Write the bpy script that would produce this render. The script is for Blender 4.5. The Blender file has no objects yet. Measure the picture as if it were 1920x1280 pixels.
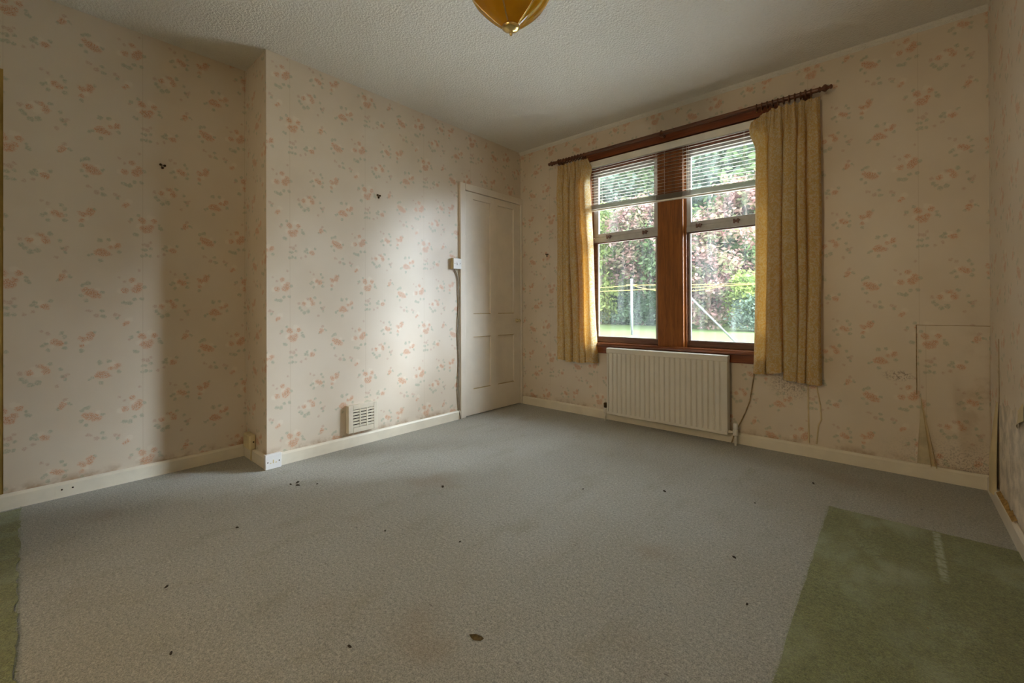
import bpy, math, random
import numpy as np
from mathutils import Vector, Matrix

random.seed(7)
rng = np.random.default_rng(7)
SC = bpy.context.scene
COL = SC.collection

# ------------------------------------------------------------------ camera
cam_d = bpy.data.cameras.new('camera')
cam_d.sensor_width = 36.0
cam_d.lens = 15.174
cam_d.shift_y = -0.0338
cam_d.clip_start = 0.02
cam_d.clip_end = 300
cam = bpy.data.objects.new('camera', cam_d)
COL.objects.link(cam)
cr, cu, cb = (0.7485976, 0.66301422, -0.00371187), (0.00485142, 0.00012076, 0.99998823), (0.66300686, -0.74860679, -0.00312616)
cam.matrix_world = Matrix(((cr[0], cu[0], cb[0], 0), (cr[1], cu[1], cb[1], 0), (cr[2], cu[2], cb[2], 0.93), (0, 0, 0, 1)))
SC.camera = cam

# ------------------------------------------------------------------ view, sky, light
SC.view_settings.view_transform = 'Standard'
SC.view_settings.look = 'None'
SC.view_settings.gamma = 1.0
SC.view_settings.use_curve_mapping = False
SC.view_settings.exposure = 2.28

world = bpy.data.worlds.new('overcast_sky')
SC.world = world
world.use_nodes = True
wn, wl = world.node_tree.nodes, world.node_tree.links
wn.clear()
w_out = wn.new('ShaderNodeOutputWorld')
w_bg = wn.new('ShaderNodeBackground')
w_bg.inputs[0].default_value = (0.78, 0.87, 1.0, 1)
w_bg.inputs[1].default_value = 3.1
wl.new(w_bg.outputs[0], w_out.inputs[0])

sun_d = bpy.data.lights.new('hazy_sun', 'SUN')
sun_d.energy = 13.5
sun_d.angle = math.radians(42)
sun_d.color = (0.80, 0.88, 1.0)
sun = bpy.data.objects.new('hazy_sun', sun_d)
COL.objects.link(sun)
_dir = Vector((-0.82, -0.55, -0.42)).normalized()      # the way the light travels
sun.rotation_euler = _dir.to_track_quat('-Z', 'Y').to_euler()

SC.cycles.max_bounces = 8
SC.cycles.transmission_bounces = 4
SC.cycles.glossy_bounces = 3

XA, XC, XR, YW, YB, H = -3.110, -2.752, 0.363, 3.242, 0.939, 2.455
YR = -1.15                                # rear wall, behind the camera
WX0, WX1, WZ0, WZ1 = -1.985, -0.60, 0.585, 2.235   # window opening
port_d = bpy.data.lights.new('window_portal', 'AREA')
port_d.shape = 'RECTANGLE'
port_d.size = WX1 - WX0
port_d.size_y = WZ1 - WZ0
port_d.cycles.is_portal = True
port = bpy.data.objects.new('window_portal', port_d)
COL.objects.link(port)
port.location = ((WX0 + WX1) / 2, YW + 0.15, (WZ0 + WZ1) / 2)
port.rotation_euler = (math.radians(-90), 0, 0)

# ------------------------------------------------------------------ helpers
class MB:
    """collects geometry in world coordinates; build() links it as one mesh object"""
    def __init__(s):
        s.v, s.f, s.uv, s.mi, s.m = [], [], [], [], 0
    def face(s, pts, uv=None):
        b = len(s.v)
        s.v += [tuple(p) for p in pts]
        s.f.append(tuple(range(b, b + len(pts))))
        s.uv.append(uv); s.mi.append(s.m)
    def box(s, x0, x1, y0, y1, z0, z1, sk=(0, 0)):
        b = len(s.v)
        s.v += [(x0, y0, z0), (x1, y0, z0), (x1, y1, z0), (x0, y1, z0), (x0, y0, z1), (x1, y0, z1), (x1, y1, z1), (x0, y1, z1)]
        for q in ((0, 3, 2, 1), (4, 5, 6, 7), (0, 1, 5, 4), (1, 2, 6, 5), (2, 3, 7, 6), (3, 0, 4, 7)):
            s.f.append(tuple(b + i for i in q)); s.uv.append(None); s.mi.append(s.m)
        return s
    def prism(s, prof, axis, a0, a1):
        """profile of 2D points swept along axis from a0 to a1"""
        def P(q, a):
            return {'x': (a, q[0], q[1]), 'y': (q[0], a, q[1]), 'z': (q[0], q[1], a)}[axis]
        n, b = len(prof), len(s.v)
        s.v += [P(q, a0) for q in prof] + [P(q, a1) for q in prof]
        for i in range(n):
            j = (i + 1) % n
            s.f.append((b + i, b + j, b + n + j, b + n + i)); s.uv.append(None); s.mi.append(s.m)
        s.f.append(tuple(b + i for i in reversed(range(n)))); s.uv.append(None); s.mi.append(s.m)
        s.f.append(tuple(b + n + i for i in range(n))); s.uv.append(None); s.mi.append(s.m)
        return s
    def tube(s, pts, r, n=10, caps=True):
        pts = [Vector(p) for p in pts]
        rr = r if isinstance(r, (list, tuple)) else [r] * len(pts)
        b = len(s.v)
        up = None
        for i, p in enumerate(pts):
            t = (pts[min(i + 1, len(pts) - 1)] - pts[max(i - 1, 0)]).normalized()
            if up is None:
                up = Vector((0, 0, 1)) if abs(t.z) < 0.9 else Vector((1, 0, 0))
            a = t.cross(up).normalized(); c = a.cross(t).normalized(); up = c
            for k in range(n):
                w = 2 * math.pi * k / n
                s.v.append(tuple(p + (a * math.cos(w) + c * math.sin(w)) * rr[i]))
        for i in range(len(pts) - 1):
            for k in range(n):
                k2 = (k + 1) % n
                s.f.append((b + i * n + k, b + i * n + k2, b + (i + 1) * n + k2, b + (i + 1) * n + k)); s.uv.append(None); s.mi.append(s.m)
        if caps:
            s.f.append(tuple(b + k for k in reversed(range(n)))); s.uv.append(None); s.mi.append(s.m)
            s.f.append(tuple(b + (len(pts) - 1) * n + k for k in range(n))); s.uv.append(None); s.mi.append(s.m)
        return s
    def lathe(s, c, prof, axis='z', n=20):
        """profile of (radius, distance along axis) turned about an axis through c"""
        b = len(s.v)
        for r, d in prof:
            for k in range(n):
                w = 2 * math.pi * k / n
                p, q = r * math.cos(w), r * math.sin(w)
                o = {'z': (p, q, d), 'x': (d, p, q), 'y': (q, d, p)}[axis]
                s.v.append((c[0] + o[0], c[1] + o[1], c[2] + o[2]))
        m = len(prof)
        for i in range(m - 1):
            for k in range(n):
                k2 = (k + 1) % n
                s.f.append((b + i * n + k, b + i * n + k2, b + (i + 1) * n + k2, b + (i + 1) * n + k)); s.uv.append(None); s.mi.append(s.m)
        if prof[0][0] > 1e-6:
            s.f.append(tuple(b + k for k in reversed(range(n)))); s.uv.append(None); s.mi.append(s.m)
        if prof[-1][0] > 1e-6:
            s.f.append(tuple(b + (m - 1) * n + k for k in range(n))); s.uv.append(None); s.mi.append(s.m)
        return s
    def torus(s, c, R, r, axis='x', n=24, k=8):
        b = len(s.v)
        for i in range(n):
            a = 2 * math.pi * i / n
            for j in range(k):
                w = 2 * math.pi * j / k
                p, q, d = (R + r * math.cos(w)) * math.cos(a), (R + r * math.cos(w)) * math.sin(a), r * math.sin(w)
                o = {'z': (p, q, d), 'x': (d, p, q), 'y': (q, d, p)}[axis]
                s.v.append((c[0] + o[0], c[1] + o[1], c[2] + o[2]))
        for i in range(n):
            for j in range(k):
                i2, j2 = (i + 1) % n, (j + 1) % k
                s.f.append((b + i * k + j, b + i2 * k + j, b + i2 * k + j2, b + i * k + j2)); s.uv.append(None); s.mi.append(s.m)
        return s
    def grid(s, fn, nu, nv, uvfn=None):
        b = len(s.v)
        for j in range(nv + 1):
            for i in range(nu + 1):
                s.v.append(tuple(fn(i / nu, j / nv)))
        for j in range(nv):
            for i in range(nu):
                q = (b + j * (nu + 1) + i, b + j * (nu + 1) + i + 1, b + (j + 1) * (nu + 1) + i + 1, b + (j + 1) * (nu + 1) + i)
                s.f.append(q); s.mi.append(s.m)
                s.uv.append([uvfn(s.v[k]) for k in q] if uvfn else None)
        return s
    def build(s, name, mat, parent=None, smooth=False, bevel=0, base=None):
        root = parent
        while root is not None and root.parent is not None:
            root = root.parent
        va = np.array(s.v, dtype=float)
        if root is not None:
            off = np.array(root.location)
        elif base is not None:
            off = np.array(base, dtype=float)
        else:
            lo, hi = va.min(0), va.max(0)
            off = np.array([(lo[0] + hi[0]) / 2, (lo[1] + hi[1]) / 2, lo[2]])
        me = bpy.data.meshes.new(name)
        me.from_pydata((va - off).tolist(), [], s.f)
        for m in (mat if isinstance(mat, (list, tuple)) else [mat]):
            me.materials.append(m)
        if any(s.mi):
            me.polygons.foreach_set('material_index', s.mi)
        if any(u is not None for u in s.uv):
            lay = me.uv_layers.new(name='UVMap')
            flat = []
            for f, u in zip(s.f, s.uv):
                for i in range(len(f)):
                    flat += list(u[i]) if u is not None else [9.7, 9.7]
            lay.data.foreach_set('uv', flat)
        if smooth:
            me.polygons.foreach_set('use_smooth', [True] * len(me.polygons))
        me.validate(); me.update()
        o = bpy.data.objects.new(name, me)
        COL.objects.link(o)
        if parent is not None:
            o.parent = parent
        else:
            o.location = off
        if bevel:
            bv = o.modifiers.new('bevel', 'BEVEL')
            bv.width = bevel; bv.segments = 2; bv.limit_method = 'ANGLE'
            if smooth is False:
                me.polygons.foreach_set('use_smooth', [False] * len(me.polygons))
        return o

def thing(name, label, cat, loc, group=None):
    o = bpy.data.objects.new(name, None)
    o.empty_display_size = 0.05
    COL.objects.link(o)
    o.location = loc
    o['label'] = label; o['category'] = cat
    if group: o['group'] = group
    return o

def tag(o, label, cat, group=None, kind=None):
    o['label'] = label; o['category'] = cat
    if group: o['group'] = group
    if kind: o['kind'] = kind
    return o

def struct(o, label=None):
    o['kind'] = 'structure'
    if label: o['label'] = label
    return o

# ------------------------------------------------------------------ materials
class NT:
    def __init__(s, name):
        s.mat = bpy.data.materials.new(name)
        s.mat.use_nodes = True
        s.t = s.mat.node_tree
        s.n, s.l = s.t.nodes, s.t.links
        s.b = s.n['Principled BSDF']
        s.out = s.n['Material Output']
    def new(s, kind, **kw):
        nd = s.n.new(kind)
        for k, v in kw.items():
            setattr(nd, k, v)
        return nd
    def put(s, sock, val):
        if hasattr(val, 'is_linked') or isinstance(val, bpy.types.NodeSocket):
            s.l.new(val, sock)
        else:
            if isinstance(val, tuple) and len(val) == 3 and sock.type == 'RGBA':
                val = (*val, 1)
            sock.default_value = val
    def math(s, op, a, b=0.0, c=None, clamp=False):
        nd = s.new('ShaderNodeMath', operation=op, use_clamp=clamp)
        s.put(nd.inputs[0], a); s.put(nd.inputs[1], b)
        if c is not None: s.put(nd.inputs[2], c)
        return nd.outputs[0]
    def vmath(s, op, a, b=(0, 0, 0)):
        nd = s.new('ShaderNodeVectorMath', operation=op)
        s.put(nd.inputs[0], a); s.put(nd.inputs[1], b)
        return nd.outputs['Value'] if op in ('DISTANCE', 'LENGTH', 'DOT_PRODUCT') else nd.outputs[0]
    def mix(s, fac, a, b, blend='MIX'):
        nd = s.new('ShaderNodeMix', data_type='RGBA', blend_type=blend)
        s.put(nd.inputs[0], fac); s.put(nd.inputs[6], a); s.put(nd.inputs[7], b)
        return nd.outputs[2]
    def ramp(s, val, lo, hi, a=0.0, b=1.0, smooth=True):
        nd = s.new('ShaderNodeMapRange', interpolation_type='SMOOTHSTEP' if smooth else 'LINEAR')
        s.put(nd.inputs[0], val)
        nd.inputs[1].default_value, nd.inputs[2].default_value = lo, hi
        nd.inputs[3].default_value, nd.inputs[4].default_value = a, b
        return nd.outputs[0]
    def noise(s, vec, scale, detail=2.0, rough=0.5, col=False, dist=0.0):
        nd = s.new('ShaderNodeTexNoise')
        if vec is not None: s.l.new(vec, nd.inputs['Vector'])
        nd.inputs['Scale'].default_value = scale
        nd.inputs['Detail'].default_value = detail
        nd.inputs['Roughness'].default_value = rough
        nd.inputs['Distortion'].default_value = dist
        return nd.outputs['Color' if col else 'Fac']
    def pos(s):
        return s.new('ShaderNodeNewGeometry').outputs['Position']
    def obj(s):
        return s.new('ShaderNodeTexCoord').outputs['Object']
    def sep(s, vec):
        nd = s.new('ShaderNodeSeparateXYZ'); s.l.new(vec, nd.inputs[0]); return nd.outputs
    def comb(s, x, y, z=0.0):
        nd = s.new('ShaderNodeCombineXYZ')
        s.put(nd.inputs[0], x); s.put(nd.inputs[1], y); s.put(nd.inputs[2], z)
        return nd.outputs[0]
    def scale(s, vec, sx, sy, sz):
        return s.vmath('MULTIPLY', vec, (sx, sy, sz))
    def bump(s, h, strength, dist=0.01):
        nd = s.new('ShaderNodeBump')
        nd.inputs['Strength'].default_value = strength
        nd.inputs['Distance'].default_value = dist
        s.l.new(h, nd.inputs['Height'])
        s.l.new(nd.outputs[0], s.b.inputs['Normal'])
    def set(s, col=None, rough=None, spec=None, metal=None):
        if col is not None: s.put(s.b.inputs['Base Color'], col)
        if rough is not None: s.put(s.b.inputs['Roughness'], rough)
        if spec is not None: s.b.inputs['Specular IOR Level'].default_value = spec
        if metal is not None: s.b.inputs['Metallic'].default_value = metal
        return s.mat

def simple(name, col, rough=0.5, spec=0.4, metal=0.0, var=0.12, scale=14.0, bump=0.0, bscale=120.0, stretch=(1, 1, 1)):
    t = NT(name)
    p = t.scale(t.obj(), *stretch)
    n = t.noise(p, scale, 4.0, 0.6)
    f = t.ramp(n, 0.3, 0.7)
    c = t.mix(f, tuple(x * (1 - var) for x in col), tuple(min(1, x * (1 + var)) for x in col))
    if bump:
        t.bump(t.noise(p, bscale, 3.0), bump, 0.004)
    return t.set(c, rough, spec, metal)

# ---- wallpaper: printed sprays of roses, 0.50 m wide, 0.64 m half-drop repeat
FL, PK, LF, PA = [], [], [], []        # (u, v, radius)
def motif(u, v, fl=(), pk=(), lf=(), pa=()):
    for src, dst in ((fl, FL), (pk, PK), (lf, LF), (pa, PA)):
        for a, b, r in src:
            k = {id(FL): 1.3, id(LF): 1.15, id(PK): 1.1, id(PA): 1.3}[id(dst)]
            dst.append((u + a * .72, v + b + .28 * a, round(r * k, 4)))
motif(0, 0, fl=[(-.007, .028, .012), (-.048, -.017, .013), (.028, -.024, .017), (.016, -.030, .017), (.036, -.010, .012)],
      pk=[(.035, .072, .008), (-.08, .06, .008), (-.05, .03, .008)], lf=[(-.055, -.08, .010), (-.02, -.095, .012), (.007, -.08, .010), (.05, -.09, .010), (.065, -.03, .010), (-.04, -.088, .01)],
      pa=[(-.075, -.015, .013), (.0, .0, .013)])
motif(-.162, -.047, fl=[(-.035, .022, .012), (-.012, .005, .017), (.012, -.01, .017), (.032, -.022, .012)],
      lf=[(-.05, .052, .009), (-.02, .055, .010), (-.035, .056, .009), (.056, -.012, .009), (-.055, .0, .009), (-.03, -.032, .009)], pa=[(.03, .01, .010)])
motif(.166, .209, fl=[(.005, -.008, .012), (.014, -.012, .012)], pk=[(-.085, -.022, .009), (-.045, -.02, .009)], lf=[(-.05, .012, .010), (-.035, .02, .010), (.035, .01, .009), (-.03, .0, .008)], pa=[(-.012, .014, .012)])
motif(.204, .025, fl=[(.028, -.015, .012), (.018, -.012, .012), (0, .002, .012)], pk=[(-.03, .052, .009), (-.06, .072, .008)],
      lf=[(-.055, .0, .009), (-.04, .004, .009), (.05, .012, .009), (.035, .035, .009), (.05, -.045, .010), (-.03, -.03, .009), (.055, -.02, .008)], pa=[(-.022, .012, .012), (-.01, -.02, .009)])
motif(-.185, -.283, fl=[(.025, .012, .014), (.02, -.002, .012), (-.012, 0, .012), (-.02, -.03, .009), (-.028, .012, .009)], lf=[(-.022, -.055, .010), (.045, .018, .008)], pa=[(.0, -.02, .012)])
motif(.14, -.12, fl=[(.05, -.01, .013), (.03, .022, .009), (-.025, .01, .012), (.046, .006, .009)], pk=[(-.068, .022, .010), (.01, .03, .009)],
      lf=[(-.06, -.008, .010), (-.045, -.025, .010), (-.02, -.05, .012), (.012, -.05, .012), (.07, .02, .010)], pa=[(.012, -.005, .018), (-.01, .02, .012)])
motif(-.107, .181, fl=[(-.02, -.01, .017), (-.03, -.006, .017), (-.046, -.005, .012), (0, -.02, .012), (.06, .01, .012), (.05, .002, .009), (.022, .008, .009)], pk=[(.02, -.03, .009)],
      lf=[(-.09, -.01, .009), (-.075, -.006, .008), (-.035, .058, .012), (.012, .05, .010), (.068, -.025, .010), (-.03, -.05, .010)], pa=[(.036, .026, .014)])
motif(.057, -.309, fl=[(-.03, .036, .014), (-.022, .028, .012), (.045, .016, .012), (-.005, -.02, .018), (.01, -.028, .014), (.024, -.012, .012), (-.02, -.012, .014)],
      pk=[(-.1, .04, .008)], lf=[(-.09, .05, .010), (-.07, -.035, .010), (-.06, -.04, .010), (.08, -.03, .010), (.075, -.012, .008), (-.05, .064, .009), (.09, -.04, .008)], pa=[(.02, .042, .013), (-.045, .005, .013), (.04, .035, .009)])
motif(.236, -.285, fl=[(-.004, -.002, .012), (-.014, -.012, .009)], pk=[(.005, .02, .010)], lf=[(-.028, -.014, .008), (.025, -.006, .008), (.036, -.016, .006)], pa=[(.012, .0, .010)])
motif(.239, -.155, pk=[(0, .006, .012), (.016, .012, .008), (-.038, -.028, .009)], lf=[(-.012, .012, .008), (.004, -.012, .008), (-.02, .05, .009)])
motif(-.145, -.164, pk=[(0, 0, .012), (-.045, .038, .009), (-.03, .03, .007)], lf=[(.035, -.014, .010), (.03, .016, .009), (.045, -.02, .008)])
motif(-.073, -.161, pk=[(0, 0, .010), (.02, -.012, .008)], lf=[(.012, -.022, .009)])
motif(-.026, -.20, fl=[(.002, -.005, .009), (-.012, -.01, .009)], pa=[(.012, .008, .014)])
motif(.06, .222, pk=[(0, 0, .012), (-.024, .01, .009), (.018, .012, .008)], lf=[(-.012, -.024, .009), (.02, -.024, .009), (-.03, -.018, .008)])
motif(.052, .165, lf=[(0, 0, .011), (.028, -.01, .009), (-.02, .002, .009)])

def wallpaper(name, stain=0):
    t = NT(name)
    uv = t.new('ShaderNodeUVMap', uv_map='UVMap').outputs[0]
    wz = t.vmath('SUBTRACT', t.noise(uv, 75.0, 2.0, 0.6, col=True), (.5, .5, .5))
    wuv = t.vmath('ADD', uv, t.scale(wz, .017, .017, 0))
    x, y, _ = t.sep(wuv)
    colm = t.math('FLOOR', t.math('DIVIDE', t.math('ADD', x, .22), .5))
    uf = t.math('SUBTRACT', x, t.math('MULTIPLY', colm, .5))
    vf = t.math('WRAP', t.math('ADD', y, t.math('MULTIPLY', colm, .32)), .26, -.38)
    p = t.comb(uf, vf)
    def field(lst):
        groups = {}
        for a, b, r in lst:
            groups.setdefault(r, []).append((a, b))
        best = None
        for r, pts in groups.items():
            d = None
            for a, b in pts:
                e = t.vmath('DISTANCE', p, (a, b, 0))
                d = e if d is None else t.math('MINIMUM', d, e)
            d = t.math('SUBTRACT', d, r)
            best = d if best is None else t.math('MINIMUM', best, d)
        return best
    fine = t.noise(uv, 260.0, 2.0, 0.6)
    fineb = t.noise(uv, 150.0, 1.0, 0.5, dist=1.5)
    m_pa = t.math('MULTIPLY', t.ramp(field(PA), .002, -.008), .40)
    m_pk = t.math('MULTIPLY', t.ramp(field(PK), .0015, -.006), t.ramp(fine, .38, .56, 0.1, .55))
    m_lf = t.math('MULTIPLY', t.ramp(field(LF), .0015, -.006), t.ramp(fineb, .32, .55, .15, .62))
    fd = field(FL)
    m_fl = t.math('MULTIPLY', t.ramp(fd, .003, -.006), t.math('MULTIPLY', t.ramp(fineb, .40, .58, .16, .86), t.ramp(fine, .36, .58, .5, 1)))
    m_fd = t.math('MULTIPLY', t.ramp(fd, -.002, -.012), t.ramp(fine, .46, .60, 0, .55))
    base = t.mix(t.ramp(t.noise(uv, 3.0, 3.0), .35, .7), (.725, .635, .52), (.69, .595, .475))
    c = t.mix(m_pa, base, (.82, .74, .62))
    c = t.mix(m_pk, c, (.50, .28, .20))
    c = t.mix(m_lf, c, (.335, .385, .265))
    c = t.mix(m_fl, c, (.66, .31, .15))
    c = t.mix(m_fd, c, (.44, .16, .05))
    # faint vertical joints between lengths
    j = t.math('ABSOLUTE', t.math('SUBTRACT', t.math('WRAP', t.math('SUBTRACT', t.sep(uv)[0], .04), .25, -.25), 0.0))
    c = t.mix(t.ramp(j, .0018, .0004, 0, .28), c, (.36, .25, .13))
    pos = t.pos()
    px, py, pz = t.sep(pos)
    dirt = t.noise(pos, 9.0, 4.0, 0.65)
    low = t.math('MULTIPLY', t.ramp(pz, .125, .065), t.ramp(dirt, .40, .66))
    c = t.mix(t.math('MULTIPLY', low, .75), c, (.30, .16, .06))
    if stain:
        spk = t.noise(pos, 130.0, 2.0, 0.7)
        right = t.ramp(px, -.15, .30)
        mould = t.math('MULTIPLY', t.math('MULTIPLY', t.ramp(pz, .30, .075), right), t.ramp(spk, .50, .62))
        c = t.mix(t.math('MULTIPLY', mould, .5), c, (.10, .055, .03))
        dm = t.vmath('DISTANCE', t.scale(pos, 1, 0, 2.2), (.015, 0, .545 * 2.2))
        dm2 = t.vmath('DISTANCE', t.scale(pos, 1, 0, 1.2), (-.50, 0, .44 * 1.2))
        pat = t.math('MAXIMUM', t.ramp(dm, .085, .02), t.math('MULTIPLY', t.ramp(dm2, .16, .04), .7))
        c = t.mix(t.math('MULTIPLY', pat, t.ramp(spk, .47, .60, 0, .75)), c, (.13, .075, .04))
        sw = t.math('MULTIPLY', t.math('MULTIPLY', t.ramp(px, .15, .36), t.ramp(pz, 1.2, .2)), t.ramp(dirt, .45, .75, 0, .5))
        c = t.mix(sw, c, (.34, .20, .08))
    t.bump(t.noise(uv, 420.0, 2.0), .16, .002)
    return t.set(c, .36, .5)

M = {}
M['paper'] = wallpaper('floral_wallpaper')
M['paper_damp'] = wallpaper('floral_wallpaper_damp', 1)
M['plaster'] = simple('old_plaster', (.60, .52, .36), .9, .1, var=.2, scale=8, bump=.2)
M['plaster_yellow'] = simple('yellowed_plaster', (.36, .24, .07), .9, .1, var=.25, scale=6, bump=.2)
M['plaster_white'] = simple('damp_white_plaster', (.68, .60, .49), .9, .1, var=.22, scale=12, bump=.3)
M['paper_back'] = simple('wallpaper_backing', (.68, .56, .34), .85, .1, var=.1, scale=9)
M['cream'] = simple('cream_gloss_paint', (.78, .72, .59), .34, .45, var=.06, scale=6, bump=.04, bscale=40)
M['door_white'] = simple('warm_white_door_paint', (.78, .71, .60), .33, .45, var=.04, scale=5, bump=.04, bscale=30)
M['door_tan'] = simple('tan_strip_paint', (.52, .40, .22), .6, .3, var=.15, scale=20)
M['white_plastic'] = simple('white_plastic', (.80, .80, .79), .35, .45, var=.02)
M['cream_plastic'] = simple('aged_cream_plastic', (.64, .54, .32), .45, .35, var=.1)
M['vent_paint'] = simple('painted_vent', (.74, .67, .54), .4, .4, var=.05)
M['dark_hole'] = simple('dark_slot', (.05, .035, .02), .8, .1)
M['grey_screw'] = simple('screw_metal', (.25, .23, .20), .4, .5, .8)
M['alum'] = simple('dull_aluminium_frame', (.46, .455, .445), .42, .45, .0, var=.08, scale=18)
M['blind_white'] = simple('blind_enamel', (.80, .77, .70), .38, .4, var=.04)
M['radiator'] = simple('radiator_enamel', (.70, .66, .57), .36, .45, var=.03, scale=4)
M['white_pipe'] = simple('white_painted_pipe', (.74, .70, .62), .4, .4, var=.08)
M['cable'] = simple('dirty_cable', (.34, .24, .12), .6, .3, var=.3, scale=40)
M['grey_cable'] = simple('grey_cable', (.30, .25, .19), .6, .3, var=.2, scale=30)
M['brass'] = simple('polished_brass', (.78, .58, .24), .25, .5, 1.0, var=.08)
M['dark_brass'] = simple('dark_bronze', (.06, .035, .012), .4, .4, .6, var=.2)
M['crumb'] = simple('dark_crumb', (.06, .048, .036), .9, .1, var=.3)
M['dry_leaf'] = simple('dry_leaf', (.13, .10, .05), .9, .1, var=.4, scale=60)
M['splinter'] = simple('orange_wood_splinter', (.55, .25, .07), .7, .2, var=.2)
M['pole_white'] = simple('galvanised_white_pole', (.13, .13, .13), .5, .4, var=.08)
M['yellow_line'] = simple('yellow_washing_line', (.28, .19, .04), .5, .3, var=.1)
M['bark'] = simple('tree_bark', (.22, .17, .12), .9, .1, var=.3, scale=6, bump=.6, bscale=10)
M['pale_bark'] = simple('pale_birch_bark', (.50, .46, .38), .9, .1, var=.3, scale=6, bump=.4, bscale=10)

def wood(name, a, b, rough=.28, axis='z'):
    t = NT(name)
    st = {'z': (22, 22, 1.6), 'x': (1.6, 22, 22)}[axis]
    p = t.scale(t.obj(), *st)
    n = t.noise(p, 2.2, 5.0, .62, dist=.6)
    c = t.mix(t.ramp(n, .32, .70), a, b)
    f = t.noise(t.scale(t.obj(), *[q * 3 for q in st]), 4.0, 3.0)
    c = t.mix(t.ramp(f, .52, .72, 0, .4), c, tuple(q * .45 for q in a))
    t.bump(f, .06, .002)
    return t.set(c, rough, .5)
M['wood_v'] = wood('varnished_mullion_wood', (.20, .063, .011), (.33, .112, .020), .30, 'z')
M['wood_h'] = wood('varnished_header_wood', (.16, .040, .014), (.27, .075, .022), .30, 'x')
M['wood_sill'] = wood('varnished_sill_wood', (.15, .045, .017), (.25, .080, .028), .15, 'x')
M['wood_dark'] = wood('dark_turned_wood', (.085, .028, .012), (.18, .062, .022), .35, 'x')
M['sash_wood'] = wood('weathered_sash_wood', (.10, .045, .03), (.22, .12, .085), .45, 'x')

def carpet(name, ca, cb, cc, edge=False):
    t = NT(name)
    p = t.pos()
    spk = t.noise(p, 240.0, 3.0, .8)
    tuft = t.noise(p, 95.0, 3.0, .75)
    big = t.noise(p, 1.6, 4.0, .6)
    mid = t.noise(t.scale(p, 1.0, .45, 1), 7.0, 4.0, .65)
    st = t.noise(t.scale(p, 1, 6.0, 1), 5.0, 3.0, .6)
    c = t.mix(t.ramp(big, .38, .66), ca, cb)
    c = t.mix(t.ramp(mid, .50, .76, 0, .75), c, cc)
    c = t.mix(t.ramp(st, .56, .80, 0, .25), c, cc)
    c = t.mix(t.ramp(spk, .40, .60, 0, .80), c, tuple(q * .45 for q in ca))
    c = t.mix(t.ramp(tuft, .52, .66, 0, .58), c, tuple(q * .35 for q in ca))
    c = t.mix(t.ramp(tuft, .46, .34, 0, .40), c, tuple(min(1, q * 1.45) for q in ca))
    if not edge:
        blot = t.noise(p, 2.3, 2.0, .5)
        c = t.mix(t.ramp(blot, .60, .76, 0, .38), c, (.30, .20, .11))
        # worn dark marks
        mk = t.noise(t.scale(p, 1, 2.4, 1), 26.0, 2.0, .5)
        c = t.mix(t.ramp(mk, .71, .78, 0, .6), c, (.10, .085, .065))
    if edge:
        x_, y_, z_ = t.sep(p)
        ln = t.math('ABSOLUTE', t.math('SUBTRACT', t.math('ADD', x_, t.math('MULTIPLY', t.noise(p, 30.0, 2.0), .012)), .130))
        mk = t.math('MULTIPLY', t.ramp(ln, .016, .006), t.math('MULTIPLY', t.ramp(y_, 2.03, 2.08), t.ramp(y_, 2.49, 2.47)))
        c = t.mix(t.math('MULTIPLY', mk, t.ramp(t.noise(p, 60.0, 2.0), .35, .6, .15, .7)), c, (.55, .60, .46))
        cl = t.noise(t.scale(p, 1.0, .6, 1), 3.2, 3.0, .6)
        c = t.mix(t.math('MULTIPLY', t.ramp(cl, .44, .68, 0, .62), t.ramp(mid, .30, .60, .4, 1)), c, (.43, .48, .33))
    t.bump(t.math('ADD', spk, t.math('MULTIPLY', tuft, 1.3)), .75, .006)
    t.b.inputs['Sheen Weight'].default_value = .25
    t.b.inputs['Sheen Roughness'].default_value = .5
    return t.set(c, .95, .08)
M['carpet'] = carpet('worn_grey_carpet', (.545, .54, .475), (.505, .485, .40), (.40, .37, .27))
M['carpet_green'] = carpet('unfaded_green_carpet', (.29, .31, .125), (.27, .28, .12), (.40, .45, .27), True)

def ceiling_mat():
    t = NT('textured_ceiling_paint')
    p = t.pos()
    n = t.noise(p, 85.0, 3.0, .6)
    c = t.mix(t.ramp(t.noise(p, 1.5, 3.0), .3, .7), (.84, .82, .75), (.82, .79, .72))
    t.bump(n, .9, .012)
    return t.set(c, .85, .15)
M['ceiling'] = ceiling_mat()

def fabric():
    t = NT('gold_damask_curtain')
    uv = t.new('ShaderNodeUVMap', uv_map='UVMap').outputs[0]
    n = t.noise(uv, 36.0, 2.0, .6, dist=2.2)
    sw = t.ramp(n, .44, .56)
    f = t.noise(uv, 260.0, 2.0, .7)
    c = t.mix(sw, (.77, .55, .18), (.86, .75, .48))
    c = t.mix(t.ramp(f, .42, .62, 0, .6), c, (.76, .66, .44))
    t.bump(t.math('ADD', f, t.math('MULTIPLY', sw, .7)), .6, .004)
    t.set(c, .85, .15)
    tr = t.new('ShaderNodeBsdfTranslucent')
    t.put(tr.inputs[0], t.mix(sw, (.85, .42, .06), (.85, .52, .16)))
    mx = t.new('ShaderNodeMixShader'); mx.inputs[0].default_value = .36
    t.l.new(t.b.outputs[0], mx.inputs[1]); t.l.new(tr.outputs[0], mx.inputs[2])
    t.l.new(mx.outputs[0], t.out.inputs[0])
    return t.mat
M['curtain'] = fabric()
M['lining'] = simple('curtain_lining', (.62, .50, .30), .9, .1, var=.1)

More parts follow.
